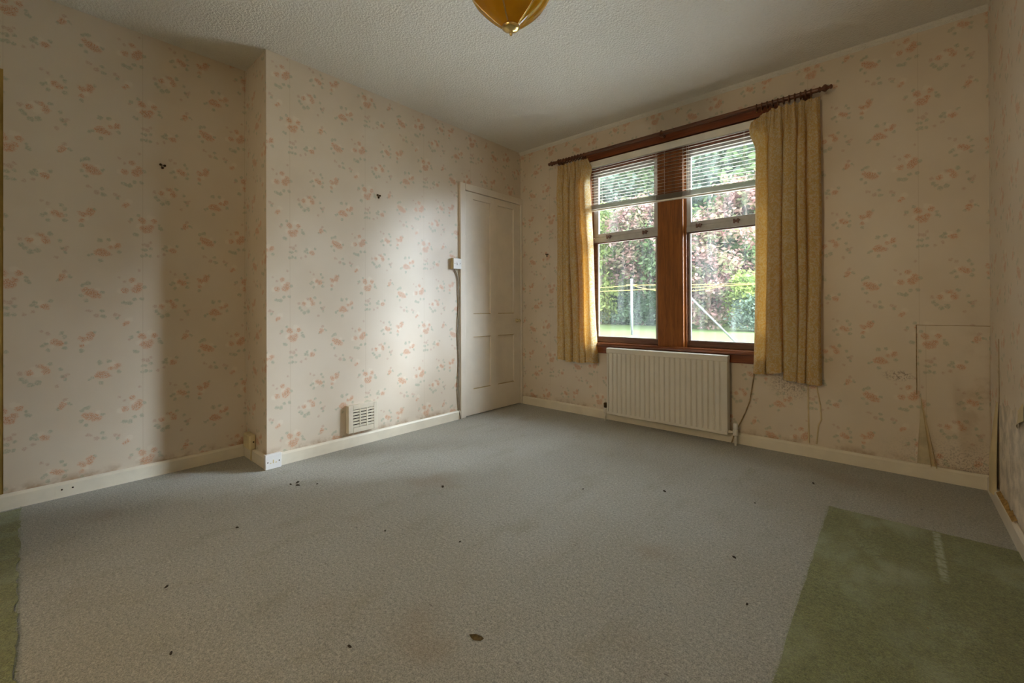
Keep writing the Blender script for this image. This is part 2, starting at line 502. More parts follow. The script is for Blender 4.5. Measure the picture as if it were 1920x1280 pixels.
def glass():
    t = NT('dusty_window_glass')
    p = t.pos()
    tb = t.new('ShaderNodeBsdfTransparent'); tb.inputs[0].default_value = (.96, .98, .97, 1)
    gl = t.new('ShaderNodeBsdfGlossy'); gl.inputs['Roughness'].default_value = .03
    fr = t.new('ShaderNodeFresnel'); fr.inputs[0].default_value = 1.45
    m1 = t.new('ShaderNodeMixShader')
    t.put(m1.inputs[0], t.math('MULTIPLY', fr.outputs[0], .8)); t.l.new(tb.outputs[0], m1.inputs[1]); t.l.new(gl.outputs[0], m1.inputs[2])
    x, y, z = t.sep(p)
    dust = t.noise(t.scale(p, 9, 1, .9), 2.0, 4.0, .6)
    d1 = t.ramp(dust, .42, .80, .004, .022)
    tl = t.new('ShaderNodeBsdfTranslucent'); tl.inputs[0].default_value = (.85, .9, .87, 1)
    m2 = t.new('ShaderNodeMixShader')
    t.put(m2.inputs[0], d1); t.l.new(m1.outputs[0], m2.inputs[1]); t.l.new(tl.outputs[0], m2.inputs[2])
    t.l.new(m2.outputs[0], t.out.inputs[0])
    return t.mat
M['glass'] = glass()

def amber():
    t = NT('amber_lamp_glass')
    t.b.inputs['Transmission Weight'].default_value = .0
    c = t.mix(t.ramp(t.noise(t.obj(), 14.0, 3.0), .3, .7), (.62, .33, .012), (.50, .25, .010))
    t.set(c, .07, .6)
    tr = t.new('ShaderNodeBsdfTranslucent'); tr.inputs[0].default_value = (.9, .55, .03, 1)
    mx = t.new('ShaderNodeMixShader'); mx.inputs[0].default_value = .35
    t.l.new(t.b.outputs[0], mx.inputs[1]); t.l.new(tr.outputs[0], mx.inputs[2])
    t.l.new(mx.outputs[0], t.out.inputs[0])
    return t.mat
M['amber'] = amber()

def foliage(name, cols):
    t = NT(name)
    oi = t.new('ShaderNodeAttribute', attribute_name='tint').outputs['Fac']
    c = t.mix(oi, cols[0], cols[1])
    c = t.mix(t.ramp(t.noise(t.obj(), 1.3, 3.0), .42, .62), c, cols[2])
    t.set(c, .7, .25)
    tr = t.new('ShaderNodeBsdfTranslucent')
    t.l.new(c, tr.inputs[0])
    mx = t.new('ShaderNodeMixShader'); mx.inputs[0].default_value = .4
    t.l.new(t.b.outputs[0], mx.inputs[1]); t.l.new(tr.outputs[0], mx.inputs[2])
    t.l.new(mx.outputs[0], t.out.inputs[0])
    return t.mat
M['f_pink'] = foliage('copper_pink_leaves', ((0.218, 0.099, 0.084), (0.288, 0.178, 0.149), (0.129, 0.134, 0.059)))
M['f_green'] = foliage('mid_green_leaves', ((0.072, 0.112, 0.038), (0.135, 0.180, 0.072), (0.099, 0.135, 0.054)))
M['f_light'] = foliage('yellow_green_leaves', ((0.153, 0.198, 0.036), (0.207, 0.247, 0.072), (0.108, 0.153, 0.041)))
M['f_dark'] = foliage('dark_hedge_leaves', ((0.038, 0.071, 0.032), (0.109, 0.153, 0.083), (0.064, 0.102, 0.045)))
M['f_grey'] = foliage('grey_green_leaves', ((0.073, 0.108, 0.069), (0.143, 0.181, 0.130), (0.095, 0.130, 0.086)))

def lawn_mat():
    t = NT('lawn_grass')
    p = t.pos()
    c = t.mix(t.ramp(t.noise(p, .5, 4.0), .35, .65), (.055, .08, .022), (.068, .085, .03))
    c = t.mix(t.ramp(t.noise(p, 14.0, 4.0), .45, .7, 0, .5), c, (.04, .058, .018))
    t.bump(t.noise(p, 60.0, 3.0), .6, .03)
    return t.set(c, .9, .1)
M['lawn'] = lawn_mat()
M['render'] = simple('outside_render', (.5, .47, .42), .9, .1)

# ------------------------------------------------------------------ room shell
def quad(mb, pts, uvf):
    mb.face(pts, [uvf(p) for p in pts])
UV_REC = lambda p: (p[1] - .393, p[2] - 2.345)
UV_BRE = lambda p: (p[1] - 1.031, p[2] - 2.361)
UV_WIN = lambda p: (p[0] - .062, p[2] - 1.738)
UV_RET = lambda p: (p[0] - XC + .53, p[2] - 2.2)
UV_RIG = lambda p: (-p[1] + 2.9, p[2] - 2.07)
UV_REA = lambda p: (-p[0] - .2, p[2] - 2.0)
T = .16

m = MB()
m.box(XA - T, XR + T, YR - T, YW, -.12, 0)
floor = struct(m.build('floor', M['carpet'], base=(0, 0, 0)), 'worn grey fitted carpet covering the whole floor')

m = MB()
m.box(XA - T, XR + T, YR - T, YW + .30, H, H + .12)
struct(m.build('ceiling', M['ceiling'], base=(0, 0, H)), 'off-white ceiling with a stippled textured finish')

# recess wall: yellowed plaster with a paper sheet over it, the sheet stopping short at one side
m = MB()
m.box(XA - T, XA, YR - T, YB + .1, 0, H)
wall_l = struct(m.build('wall_left', M['plaster_yellow'], base=(XA, 0, 0)), 'recessed side wall papered with faded roses')
m = MB()
e = XA + .0022
quad(m, [(e, -.066, .0), (e, YB, .0), (e, YB, 2.054), (e, -.066, 2.054)], UV_REC)
quad(m, [(e, YR, 2.054), (e, YB, 2.054), (e, YB, H), (e, YR, H)], UV_REC)
quad(m, [(e, YR, 0), (e, -.12, 0), (e, -.12, 2.054), (e, YR, 2.054)], UV_REC)
m.face([(e, -.066, 0), (XA, -.066, 0), (XA, -.066, 2.054), (e, -.066, 2.054)])
m.face([(e, -.12, 0), (e, -.12, 2.054), (XA, -.12, 2.054), (XA, -.12, 0)])
m.build('wallpaper_sheet', M['paper'], wall_l)

# chimney breast (return face and front face), running on to the cupboard door and the window wall
DY0, DZ1 = 2.433, 1.998
m = MB()
quad(m, [(XA, YB, 0), (XC, YB, 0), (XC, YB, H), (XA, YB, H)], UV_RET)
quad(m, [(XC, YB, 0), (XC, DY0 + .03, 0), (XC, DY0 + .03, H), (XC, YB, H)], UV_BRE)
quad(m, [(XC, DY0 + .03, DZ1 - .03), (XC, YW, DZ1 - .03), (XC, YW, H), (XC, DY0 + .03, H)], UV_BRE)
m.box(XA - T, XC - .10, YB + .05, YW + .30, 0, H)
wall_b = struct(m.build('wall_chimney_breast', M['paper'], base=(XC, YB, 0)), 'projecting chimney breast papered with faded roses')

# window wall with its opening, thick reveal
m = MB()
def wq(x0, x1, z0, z1):
    quad(m, [(x0, YW, z0), (x1, YW, z0), (x1, YW, z1), (x0, YW, z1)], UV_WIN)
wq(XC - .1, WX0, 0, H); wq(WX1, XR, 0, H); wq(WX0, WX1, 0, WZ0); wq(WX0, WX1, WZ1, H)
m.m = 1
YO = YW + .13
m.box(XA - T, WX0, YW + .01, YO, -.4, H); m.box(WX1, XR + T, YW + .01, YO, -.4, H)
m.box(WX0, WX1, YW + .01, YO, -.4, WZ0); m.box(WX0, WX1, YW + .01, YO, WZ1, H)
wall_w = struct(m.build('wall_window', [M['paper_damp'], M['render']], base=(0, YW, 0)), 'window wall papered with faded roses, damp stained near the skirting')

m = MB()
quad(m, [(XR, YR, 0), (XR, YR, H), (XR, YW, H), (XR, YW, 0)], UV_RIG)
m.m = 1
m.box(XR + .01, XR + T, YR - T, YW, 0, H)
wall_r = struct(m.build('wall_right', [M['paper'], M['plaster']], base=(XR, 0, 0)), 'side wall papered with faded roses, paper torn away near the corner')

# rear wall with an unseen doorway, added to let in the hall lamp's fill
HX0, HX1 = -1.55, -.45
m = MB()
quad(m, [(XA, YR, 0), (XA, YR, H), (HX0, YR, H), (HX0, YR, 0)], UV_REA)
quad(m, [(HX1, YR, 0), (HX1, YR, H), (XR, YR, H), (XR, YR, 0)], UV_REA)
quad(m, [(HX0, YR, 2.03), (HX0, YR, H), (HX1, YR, H), (HX1, YR, 2.03)], UV_REA)
m.m = 1
m.box(XA, HX0, YR - T, YR - .01, 0, H); m.box(HX1, XR, YR - T, YR - .01, 0, H); m.box(HX0, HX1, YR - T, YR - .01, 2.03, H)
struct(m.build('wall_rear', [M['paper'], M['plaster']], base=(0, YR, 0)), 'rear wall with an added open doorway letting in the hall fill')
# hall beyond the doorway
m = MB()
hy0, hy1 = YR - T - 1.3, YR - T
m.box(-2.2, .5, hy0 - .1, hy0, 0, H); m.box(-2.3, -2.2, hy0, hy1, 0, H); m.box(.5, .6, hy0, hy1, 0, H)
struct(m.build('wall_hall', M['plaster'], base=(0, hy0, 0)), 'cream walls of the hall behind the open doorway')
m = MB(); m.box(-2.2, .5, hy0, hy1, -.1, 0)
struct(m.build('floor_hall', M['carpet'], base=(0, hy0, 0)), 'carpeted floor of the hall')
m = MB(); m.box(-2.2, .5, hy0, hy1, H, H + .1)
struct(m.build('ceiling_hall', M['ceiling'], base=(0, hy0, H)), 'off-white hall ceiling')
hl = thing('hall_fill_lamp', 'added globe lamp in the unseen hall, giving warm fill through the doorway', 'lamp', (-1.0, YR - .75, 1.9))  # unseen lamp, added as warm fill from behind the camera
def lamp_emit():
    t = NT('fill_globe')
    t.b.inputs['Emission Color'].default_value = (1, .80, .54, 1)
    t.b.inputs['Emission Strength'].default_value = 14.5
    return t.set((.9, .9, .85), .4, .3)
m = MB(); m.lathe((-1.0, YR - .75, 1.9), [(0.0, -.16)] + [(.16 * math.sin(a), -.16 * math.cos(a)) for a in np.linspace(.2, 2.95, 14)] + [(0, .16)], 'z', 24)
m.build('globe', lamp_emit(), hl, smooth=True)
m = MB(); m.tube([(-1.0, YR - .75, 2.05), (-1.0, YR - .75, H)], .008)
m.build('flex', M['white_plastic'], hl)

# trim along the ceiling edge above the window
m = MB()
m.prism([(YW, H), (YW - .022, H), (YW - .018, H - .012), (YW, H - .026)], 'x', XC, XR)
struct(m.build('trim_1', M['ceiling']), 'narrow white plaster bead along the ceiling edge above the window')

# skirting boards
BH, BD = .074, .016
def skirt_prof(a, s):      # a = wall coordinate, s = direction into the room
    return [(a, 0), (a + s * BD, 0), (a + s * BD, BH - .012), (a + s * (BD - .006), BH - .002), (a + s * (BD - .011), BH), (a, BH)]
m = MB(); m.prism([(p[0], p[1]) for p in skirt_prof(XA + .0022, 1)], 'y', YR, YB - BD)
bb = struct(m.build('baseboard_left', M['cream']), 'cream painted skirting board along the recess')
m = MB(); m.box(XA + BD + .0022, XA + BD + .004, .10, .185, .01, .062)
m.build('patch_plate', M['cream'], bb)
for yy in (.122, .160):
    m = MB(); m.lathe((XA + BD + .004, yy, .040), [(.004, 0), (.004, .002), (0, .003)], 'x', 10); m.build('screw', M['dark_hole'], bb)
m = MB(); m.prism([(p[0], p[1]) for p in skirt_prof(YB, -1)], 'x', XA + BD, XC + BD)
struct(m.build('baseboard_return', M['cream']), 'short cream skirting on the side of the chimney breast')
m = MB(); m.prism([(p[0], p[1]) for p in skirt_prof(XC, 1)], 'y', YB - BD, DY0)
struct(m.build('baseboard_chimney', M['cream']), 'cream skirting along the front of the chimney breast')
m = MB(); m.prism([(p[0], p[1]) for p in skirt_prof(YW, -1)], 'x', XC + .03, XR)
struct(m.build('baseboard_window', M['cream']), 'cream skirting under the radiator and window')
m = MB(); m.prism([(p[0], p[1]) for p in skirt_prof(XR, -1)], 'y', YR, YW - BD)
struct(m.build('baseboard_right', M['door_white']), 'pale skirting along the wall with peeled paper')

# ---- carpet pieces
def carpet_piece(name, pts, label, fringe_edges, mat):
    m = MB()
    zt = .005
    n = len(pts)
    m.face([(x, y, zt) for x, y in pts])
    for i in range(n):
        a, b = pts[i], pts[(i + 1) % n]
        m.face([(a[0], a[1], 0.0005), (b[0], b[1], 0.0005), (b[0], b[1], zt), (a[0], a[1], zt)])
    o = m.build(name, mat)
    tag(o, label, 'carpet')
    f = MB()
    for (a, b, nx, ny) in fringe_edges:
        L = math.hypot(b[0] - a[0], b[1] - a[1])
        k = int(L / .0045)
        for i in range(k):
            u = (i + random.random()) / k
            x, y = a[0] + (b[0] - a[0]) * u, a[1] + (b[1] - a[1]) * u
            l = random.uniform(.002, .011) * (1.8 if random.random() < .06 else 1)
            w = .0016; sx = random.uniform(-.006, .006)
            tx, ty = (b[0] - a[0]) / L, (b[1] - a[1]) / L
            f.face([(x - tx * w, y - ty * w, .005), (x + tx * w, y + ty * w, .005), (x + nx * l + tx * sx, y + ny * l + ty * sx, .0015 + random.random() * .004)])
    fo = f.build('frayed_edge', mat, o)
    fo['kind'] = 'stuff'
    return o
# jittered cut edges
def jag(a, b, n, amp):
    out = []
    for i in range(n):
        u = i / n
        out.append((a[0] + (b[0] - a[0]) * u + random.uniform(-amp, amp), a[1] + (b[1] - a[1]) * u + random.uniform(-amp, amp)))
    return out
ge = XR - BD
pr = jag((-.222, YR + .6), (-.232, 2.482), 60, .0025) + jag((-.232, 2.482), (ge, 2.487), 26, .0025) + [(ge, 2.487), (ge, YR + .6)]
carpet_piece('green_carpet_piece', pr, 'rectangle of unfaded green carpet beside the wall with peeled paper', [((-.222, .2), (-.232, 2.482), -1, 0), ((-.232, 2.482), (ge, 2.487), 0, 1)], M['carpet_green'])
pl = [(XA + BD + .003, YR + .02), (-.30, YR + .02)] + jag((-.30, -.022), (XA + BD + .003, -.014), 90, .006)
carpet_piece('green_carpet_strip', pl, 'strip of green carpet with a frayed edge beside the bare yellow wall', [((XA + .02, -.014), (-.9, -.02), 0, 1)], M['carpet_green'])

# ------------------------------------------------------------------ cupboard door
d = thing('door_1', 'off-white four panel cupboard door in the corner beside the window', 'door', (XC, 2.84, 0))
d['kind'] = 'structure'; del d['category']
m = MB()
m.box(XC - .02, XC + .022, DY0, DY0 + .058, 0, DZ1)
m.box(XC - .02, XC + .022, DY0 + .058, YW - .001, DZ1 - .058, DZ1)
m.box(XC - .02, XC + .022, YW - .020, YW - .001, 0, DZ1 - .058)
m.build('door_frame', M['door_white'], d, bevel=.004)
LY0, LY1, LZ0, LZ1 = DY0 + .061, YW - .022, .008, DZ1 - .061
PY = [(2.588, 2.805), (2.900, 3.125)]
PZ = [(.225, .683), (.880, 1.880)]
m = MB()
x0, x1 = XC - .024, XC + .010
m.box(x0, x1, LY0, PY[0][0], LZ0, LZ1); m.box(x0, x1, PY[0][1], PY[1][0], LZ0, LZ1); m.box(x0, x1, PY[1][1], LY1, LZ0, LZ1)
for a, b in PY:
    m.box(x0, x1, a, b, LZ0, PZ[0][0]); m.box(x0, x1, a, b, PZ[0][1], PZ[1][0]); m.box(x0, x1, a, b, PZ[1][1], LZ1)
m.build('door_leaf', M['door_white'], d)
for a, b in PY:
    for c0, c1 in PZ:
        m = MB(); m.box(x0 + .002, x1 - .016, a, b, c0, c1)
        pn = m.build('panel', M['door_white'], d)
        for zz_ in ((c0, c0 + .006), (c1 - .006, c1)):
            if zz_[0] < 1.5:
                m = MB(); m.box(x1 - .017, x1 - .003, a, b, *zz_); m.build('edge_strip', M['door_tan'], pn)  # thin tan strips along horizontal panel edges, except the highest
m = MB(); m.lathe((x1, 3.163, .81), [(.020, 0), (.020, .003), (.008, .006), (.007, .022), (.014, .027), (.017, .036), (.013, .044), (0, .046)], 'x', 18)
m.build('knob', M['cream_plastic'], d, smooth=True)
m = MB(); m.lathe((x1, 3.205, .812), [(.008, 0), (.008, .012), (.004, .015), (0, .016)], 'x', 12)
m.build('catch', M['brass'], d, smooth=True)
for hz in (.37, 1.60):
    m = MB(); m.tube([(XC + .016, LY0 - .002, hz - .04), (XC + .016, LY0 - .002, hz + .04)], .006)
    m.build('hinge', M['door_white'], d)
m = MB(); m.box(XC - .10, XC - .03, DY0, YW, 0, DZ1)
m.build('backing', M['dark_hole'], d)

# ------------------------------------------------------------------ wall fittings
# switch by the door
t0 = thing('wall_switch', 'square white switch box fixed beside the cupboard door frame', 'switch', (XC, 2.383, 1.26))
SY0, SY1, SZ0, SZ1 = 2.340, 2.426, 1.258, 1.346
m = MB(); m.box(XC, XC + .032, SY0, SY1, SZ0, SZ1); m.build('back_box', M['cream_plastic'], t0, bevel=.003)
m = MB(); m.box(XC + .032, XC + .040, SY0, SY1, SZ0, SZ1); m.build('face_plate', M['white_plastic'], t0, bevel=.003)
m = MB(); m.prism([(XC + .040, 1.292), (XC + .046, 1.292), (XC + .042, 1.315), (XC + .040, 1.315)], 'y', 2.376, 2.392); m.build('rocker', M['white_plastic'], t0)
for yy in (2.354, 2.412):
    m = MB(); m.lathe((XC + .040, yy, 1.302), [(.0035, 0), (.003, .001), (0, .0015)], 'x', 10); m.build('screw', M['grey_screw'], t0)
# its flex, down beside the frame to the carpet
cp = [(XC + .012, 2.372, 1.262), (XC + .010, 2.385, 1.235), (XC + .008, 2.404, 1.20), (XC + .008, 2.414, 1.15)]
for i in range(16):
    z = 1.09 - i * .068
    cp.append((XC + .008 + .002 * math.sin(i * 1.7), 2.414 + .007 * math.sin(i * .9), z))
cp += [(XC + .022, 2.420, .035), (XC + .024, 2.424, .004)]
m = MB(); m.tube(cp, .0045, 8)
tag(m.build('switch_cable', M['grey_cable'], smooth=True), 'thin grey cable running down from the white switch box to the carpet', 'cable')
m = MB(); m.tube([(XC + .012, 2.388, 1.262), (XC + .009, 2.405, 1.22), (XC + .006, 2.426, 1.17), (XC + .006, 2.4275, .6), (XC + .006, 2.4275, .09)], .0035, 8)
tag(m.build('switch_cable', M['white_pipe'], smooth=True), 'thin pale cable tight against the cupboard door frame', 'cable')

# air vent
t0 = thing('air_vent', 'cream louvred air vent low on the chimney breast', 'vent', (XC, 1.56, .10))
VY0, VY1, VZ0, VZ1 = 1.425, 1.640, .098, .282
m = MB(); D0 = .034
m.box(XC, XC + D0, VY0, VY0 + .012, VZ0, VZ1); m.box(XC, XC + D0, VY1 - .012, VY1, VZ0, VZ1)
m.box(XC, XC + D0, VY0 + .012, VY1 - .012, VZ0, VZ0 + .012); m.box(XC, XC + D0, VY0 + .012, VY1 - .012, VZ1 - .012, VZ1)
m.build('surround', M['vent_paint'], t0, bevel=.002)
m = MB(); f0, f1 = XC + D0 - .002, XC + D0 + .006
iy0, iy1, iz0, iz1 = VY0 + .032, VY1 - .030, VZ0 + .034, VZ1 - .030
m.box(f0, f1, VY0, iy0, VZ0, VZ1); m.box(f0, f1, iy1, VY1, VZ0, VZ1)
m.box(f0, f1, iy0, iy1, VZ0, iz0); m.box(f0, f1, iy0, iy1, iz1, VZ1)
m.build('frame', M['vent_paint'], t0, bevel=.0025)
for k in (1, 2):
    yy = iy0 + (iy1 - iy0) * k / 3
    m = MB(); m.box(f0, f1 + .001, yy - .004, yy + .004, iz0, iz1); m.build('bar', M['vent_paint'], t0)
for k in range(6):
    zc = iz0 + (iz1 - iz0) * (k + .5) / 6
    m = MB(); m.prism([(f0 + .003, zc + .0075), (f1 - .001, zc + .0055), (f1 - .001, zc - .0060), (f0 + .003, zc - .0060)], 'y', iy0, iy1); m.build('louvre', M['vent_paint'], t0)
m = MB(); m.box(XC + .001, XC + .006, iy0, iy1, iz0, iz1); m.build('dark_back', M['dark_hole'], t0)

# white socket at the foot of the chimney corner
t0 = thing('wall_socket', 'white single socket plate at the foot of the chimney breast corner', 'socket', (XC + BD, .965, 0))
sx = XC + BD
m = MB(); m.box(sx, sx + .018, .918, 1.004, .002, .086); m.build('back_box', M['white_plastic'], t0, bevel=.002)
m = MB(); m.box(sx + .018, sx + .026, .917, 1.005, .001, .087); m.build('face_plate', M['white_plastic'], t0, bevel=.003)
for yy in (.930, .992):
    m = MB(); m.lathe((sx + .026, yy, .043), [(.0035, 0), (.0035, .0008), (0, .001)], 'x', 10); m.build('screw', M['dark_hole'], t0)
m = MB(); m.box(sx + .026, sx + .0268, .957, .963, .034, .054); m.build('pin_slot', M['cream_plastic'], t0)
for yy in (.945, .975):
    m = MB(); m.box(sx + .026, sx + .0266, yy - .004, yy + .004, .034, .039); m.build('pin_slot', M['cream_plastic'], t0)
# old box on the return face
t0 = thing('junction_box', 'small aged cream box on the side of the chimney breast above the skirting', 'box', (-2.98, YB, .07))
m = MB(); m.box(-3.035, -2.925, YB - .040, YB, .075, .165); m.build('body', M['cream_plastic'], t0, bevel=.010)
m = MB(); m.box(-2.9235, -2.9215, YB - .020, YB - .012, .118, .126); m.build('screw', M['dark_hole'], t0)
m = MB(); m.tube([(-2.955, YB - .018, .076), (-2.955, YB - .020, .02), (-2.950, YB - .021, .004)], .004, 8); m.build('cable', M['cream_plastic'], t0)

# picture hooks
def hook(c, axis, label):
    t0 = thing('picture_hook', label, 'hook', c)
    for (a, b) in ((-.010, .007), (.009, .005), (-.001, -.010)):
        m = MB()
        if axis == 'x':
            m.lathe((c[0], c[1] + a, c[2] + b), [(.0062, 0), (.0062, .006), (.004, .009), (0, .010)], 'x', 12)
        else:
            m.lathe((c[0] + a, c[1], c[2] + b), [(.0062, 0), (.0062, -.006), (.004, -.009), (0, -.010)], 'y', 12)
        m.build('pin', M['dark_brass'], t0, smooth=True)
    m = MB()
    q = [(-.010, .007), (.009, .005), (-.001, -.010), (-.010, .007)]
    pts = [((c[0] + .003, c[1] + a, c[2] + b) if axis == 'x' else (c[0] + a, c[1] - .003, c[2] + b)) for a, b in q]
    m.tube(pts, .0022, 6); m.build('plate', M['dark_brass'], t0)
hook((XA + .0024, .520, 1.743), 'x', 'small dark three-pin picture hook on the recess wall')
hook((XC + .0002, 1.676, 1.732), 'x', 'small dark three-pin picture hook on the chimney breast')
hook((-2.429, YW - .0002, 1.426), 'y', 'small dark three-pin picture hook between cupboard door and curtain')

# ------------------------------------------------------------------ window
w = thing('window_1', 'twin sash window with a wide varnished mullion and pale upper casements', 'window', (-1.27, YW + .06, WZ0))
w['kind'] = 'structure'; del w['category']
MX0, MX1 = -1.366, -1.172
SILL = .635
HEAD = 2.108
# top board (head architrave), mullion, jambs
m = MB()
m.prism([(YW - .024, 2.190), (YW + .02, 2.190), (YW + .02, 2.270), (YW - .030, 2.270), (YW - .030, 2.252), (YW - .022, 2.244)], 'x', -2.03, -.555)
m.build('head_board', M['wood_h'], w)
m = MB()
m.box(WX0 - .055, WX0 + .03, YW - .022, YW + .012, SILL, 2.19); m.box(WX0, WX0 + .03, YW + .012, YW + .125, SILL, WZ1)
m.build('jamb', M['wood_v'], w, bevel=.003)
m = MB()
m.box(WX1 - .03, WX1 + .055, YW - .022, YW + .012, SILL, 2.19); m.box(WX1 - .03, WX1, YW + .012, YW + .125, SILL, WZ1)
m.build('jamb', M['wood_v'], w, bevel=.003)
m = MB(); m.box(WX0 + .03, WX1 - .03, YW + .02, YW + .125, HEAD, WZ1); m.build('head_soffit', M['wood_h'], w)
m = MB()
m.box(MX0, MX1, YW, YW + .03, SILL, HEAD)
m.build('mullion', M['wood_v'], w, bevel=.004)
m = MB(); m.box(MX0 + .012, MX1 - .012, YW + .03, YW + .12, SILL, HEAD); m.build('mullion_core', M['wood_v'], w)
for s, xe in ((-1, MX0), (1, MX1)):
    m = MB(); xi = xe - s * .012
    m.box(min(xi, xi + s * .026), max(xi, xi + s * .026), YW + .030, YW + .048, SILL, HEAD); m.build('bead', M['wood_v'], w, bevel=.003)
# sill
m = MB()
m.prism([(YW - .050, SILL - .024), (YW - .052, SILL - .012), (YW - .046, SILL), (YW + .125, SILL + .006), (YW + .125, SILL - .03), (YW - .03, SILL - .03)], 'x', WX0 - .075, WX1 + .075)
m.build('sill', M['wood_sill'], w)
m = MB(); m.box(WX0 - .055, WX1 + .055, YW - .022, YW + .01, SILL - .085, SILL - .028); m.build('apron', M['wood_h'], w, bevel=.003)
# sashes
GY = YW + .075
def ring(mb, x0, x1, z0, z1, y0, y1, l, r, b, t):
    mb.box(x0, x0 + l, y0, y1, z0, z1); mb.box(x1 - r, x1, y0, y1, z0, z1)
    mb.box(x0 + l, x1 - r, y0, y1, z0, z0 + b); mb.box(x0 + l, x1 - r, y0, y1, z1 - t, z1)
RZ0, RZ1 = 1.492, 1.566
for (x0, x1) in ((WX0 + .03, MX0 + .004), (MX1 - .004, WX1 - .03)):
    m = MB(); ring(m, x0, x1, SILL + .004, RZ0, YW + .045, YW + .068, .030, .030, .044, .010)
    lo = m.build('lower_sash', M['sash_wood'], w, bevel=.003)
    m = MB(); ring(m, x0 + .028, x1 - .028, SILL + .042, RZ0 + .004, YW + .050, YW + .062, .014, .014, .010, .008)
    m.build('inner_frame', M['alum'], lo)
    m = MB(); m.box(x0 + .03, x1 - .03, YW + .054, YW + .058, SILL + .044, RZ0 + .004); m.build('pane', M['glass'], lo)
    m = MB(); ring(m, x0, x1, RZ1 - .03, HEAD, YW + .040, YW + .060, .050, .050, .03, .055)
    up = m.build('upper_sash', M['alum'], w, bevel=.003)
    m = MB(); m.box(x0 + .046, x1 - .046, YW + .048, YW + .052, RZ1 - .002, HEAD - .05); m.build('pane', M['glass'], up)
    m = MB()
    m.prism([(YW + .034, RZ0), (YW + .085, RZ0), (YW + .085, RZ1 - .03), (YW + .040, RZ1 - .03), (YW + .040, RZ1 - .038), (YW + .034, RZ1 - .040)], 'x', x0 + .01, x1 - .01)
    rl = m.build('meeting_rail', M['alum'], w)
    wd = x1 - x0
    for fx in (.26, .80) if x0 < -1.5 else (.20, .66):
        cx = x0 + wd * fx
        m = MB()
        m.box(cx - .022, cx + .022, YW + .026, YW + .036, RZ1 - .036, RZ1 - .026)
        m.box(cx - .018, cx - .008, YW + .012, YW + .030, RZ1 - .052, RZ1 - .022); m.box(cx + .006, cx + .016, YW + .012, YW + .030, RZ1 - .052, RZ1 - .022)
        m.box(cx - .010, cx + .010, YW + .014, YW + .028, RZ1 - .046, RZ1 - .036)
        ct = m.build('catch', M['sash_wood'], rl, bevel=.002)

# ------------------------------------------------------------------ venetian blind
BX0, BX1 = WX0 + .035, WX1 - .035
BYc = YW - .008
b = thing('venetian_blind', 'half raised white venetian blind across the top of the window', 'blind', ((BX0 + BX1) / 2, BYc, 1.73))
m = MB()
m.prism([(BYc - .016, 2.128), (BYc - .014, 2.126), (BYc + .014, 2.126), (BYc + .016, 2.128), (BYc + .016, 2.178), (BYc - .016, 2.178)], 'x', BX0, BX1)
m.build('head_rail', M['blind_white'], b)
def zt(x, z_l, z_r):
    return z_l + (z_r - z_l) * (x - BX0) / (BX1 - BX0)
M['slat'] = simple('blind_slat_enamel', (.62, .56, .48), .45, .4, var=.05)
def slat(zl, zr, tilt=0.10, w_=.0125):
    m = MB()
    n = 6
    b0 = len(m.v)
    for x, z in ((BX0 + .004, zl), (BX1 - .004, zr)):
        for k in range(n + 1):
            u = -1 + 2 * k / n
            m.v.append((x, BYc + u * w_, z + .0022 * (1 - u * u) + tilt * u * w_))
        for k in reversed(range(n + 1)):
            u = -1 + 2 * k / n
            m.v.append((x, BYc + u * w_, z + .0022 * (1 - u * u) + tilt * u * w_ - .0005))
    c = 2 * (n + 1)
    for k in range(c):
        k2 = (k + 1) % c
        m.f.append((b0 + k, b0 + c + k, b0 + c + k2, b0 + k2)); m.uv.append(None); m.mi.append(0)
    return m
NS = 13
zbl, zbr = 1.812, 1.780      # lowest hanging slat, left and right
for k in range(NS):
    u = (k + .6) / NS
    slat(2.122 + (zbl - 2.122) * u, 2.122 + (zbr - 2.122) * u, .12).build('slat', M['slat'], b)
sl0, sr0 = 1.772, 1.742
for k in range(13):
    slat(sl0 + k * .0030, sr0 + k * .0030, .02).build('slat', M['slat'], b)
m = MB()
for (x, z, x_, z_) in ((BX0, sl0 - .004, BX1, sr0 - .004),):
    pf = [(-.013, -.012), (.013, -.012), (.013, 0), (-.013, 0)]
    m.v += [(x, BYc + a, z + c) for a, c in pf] + [(x_, BYc + a, z_ + c) for a, c in pf]
    for q in ((0, 1, 5, 4), (1, 2, 6, 5), (2, 3, 7, 6), (3, 0, 4, 7), (3, 2, 1, 0), (4, 5, 6, 7)):
        m.f.append(q); m.uv.append(None); m.mi.append(0)
m.build('bottom_rail', M['blind_white'], b, bevel=.002)
for x in (BX0 + .10, -1.372, -1.165, BX1 - .12):
    m = MB()
    for yy in (BYc - .0135, BYc + .0135):
        m.tube([(x, yy, 2.126), (x, yy, zt(x, sl0, sr0) - .01)], .0009, 5)
    m.build('ladder_cord', M['blind_white'], b)
for x in (-1.300, -1.135, -1.12):
    m = MB(); m.tube([(x, BYc - .017, 2.126), (x, BYc - .017, zt(x, sl0, sr0) + .02)], .0011, 5); m.build('lift_cord', M['blind_white'], b)
m = MB(); m.tube([(-1.40, BYc - .018, 2.15), (-1.41, BYc - .030, 2.12), (-1.37, BYc - .030, 2.09)], .0012, 5); m.build('lift_cord', M['blind_white'], b)

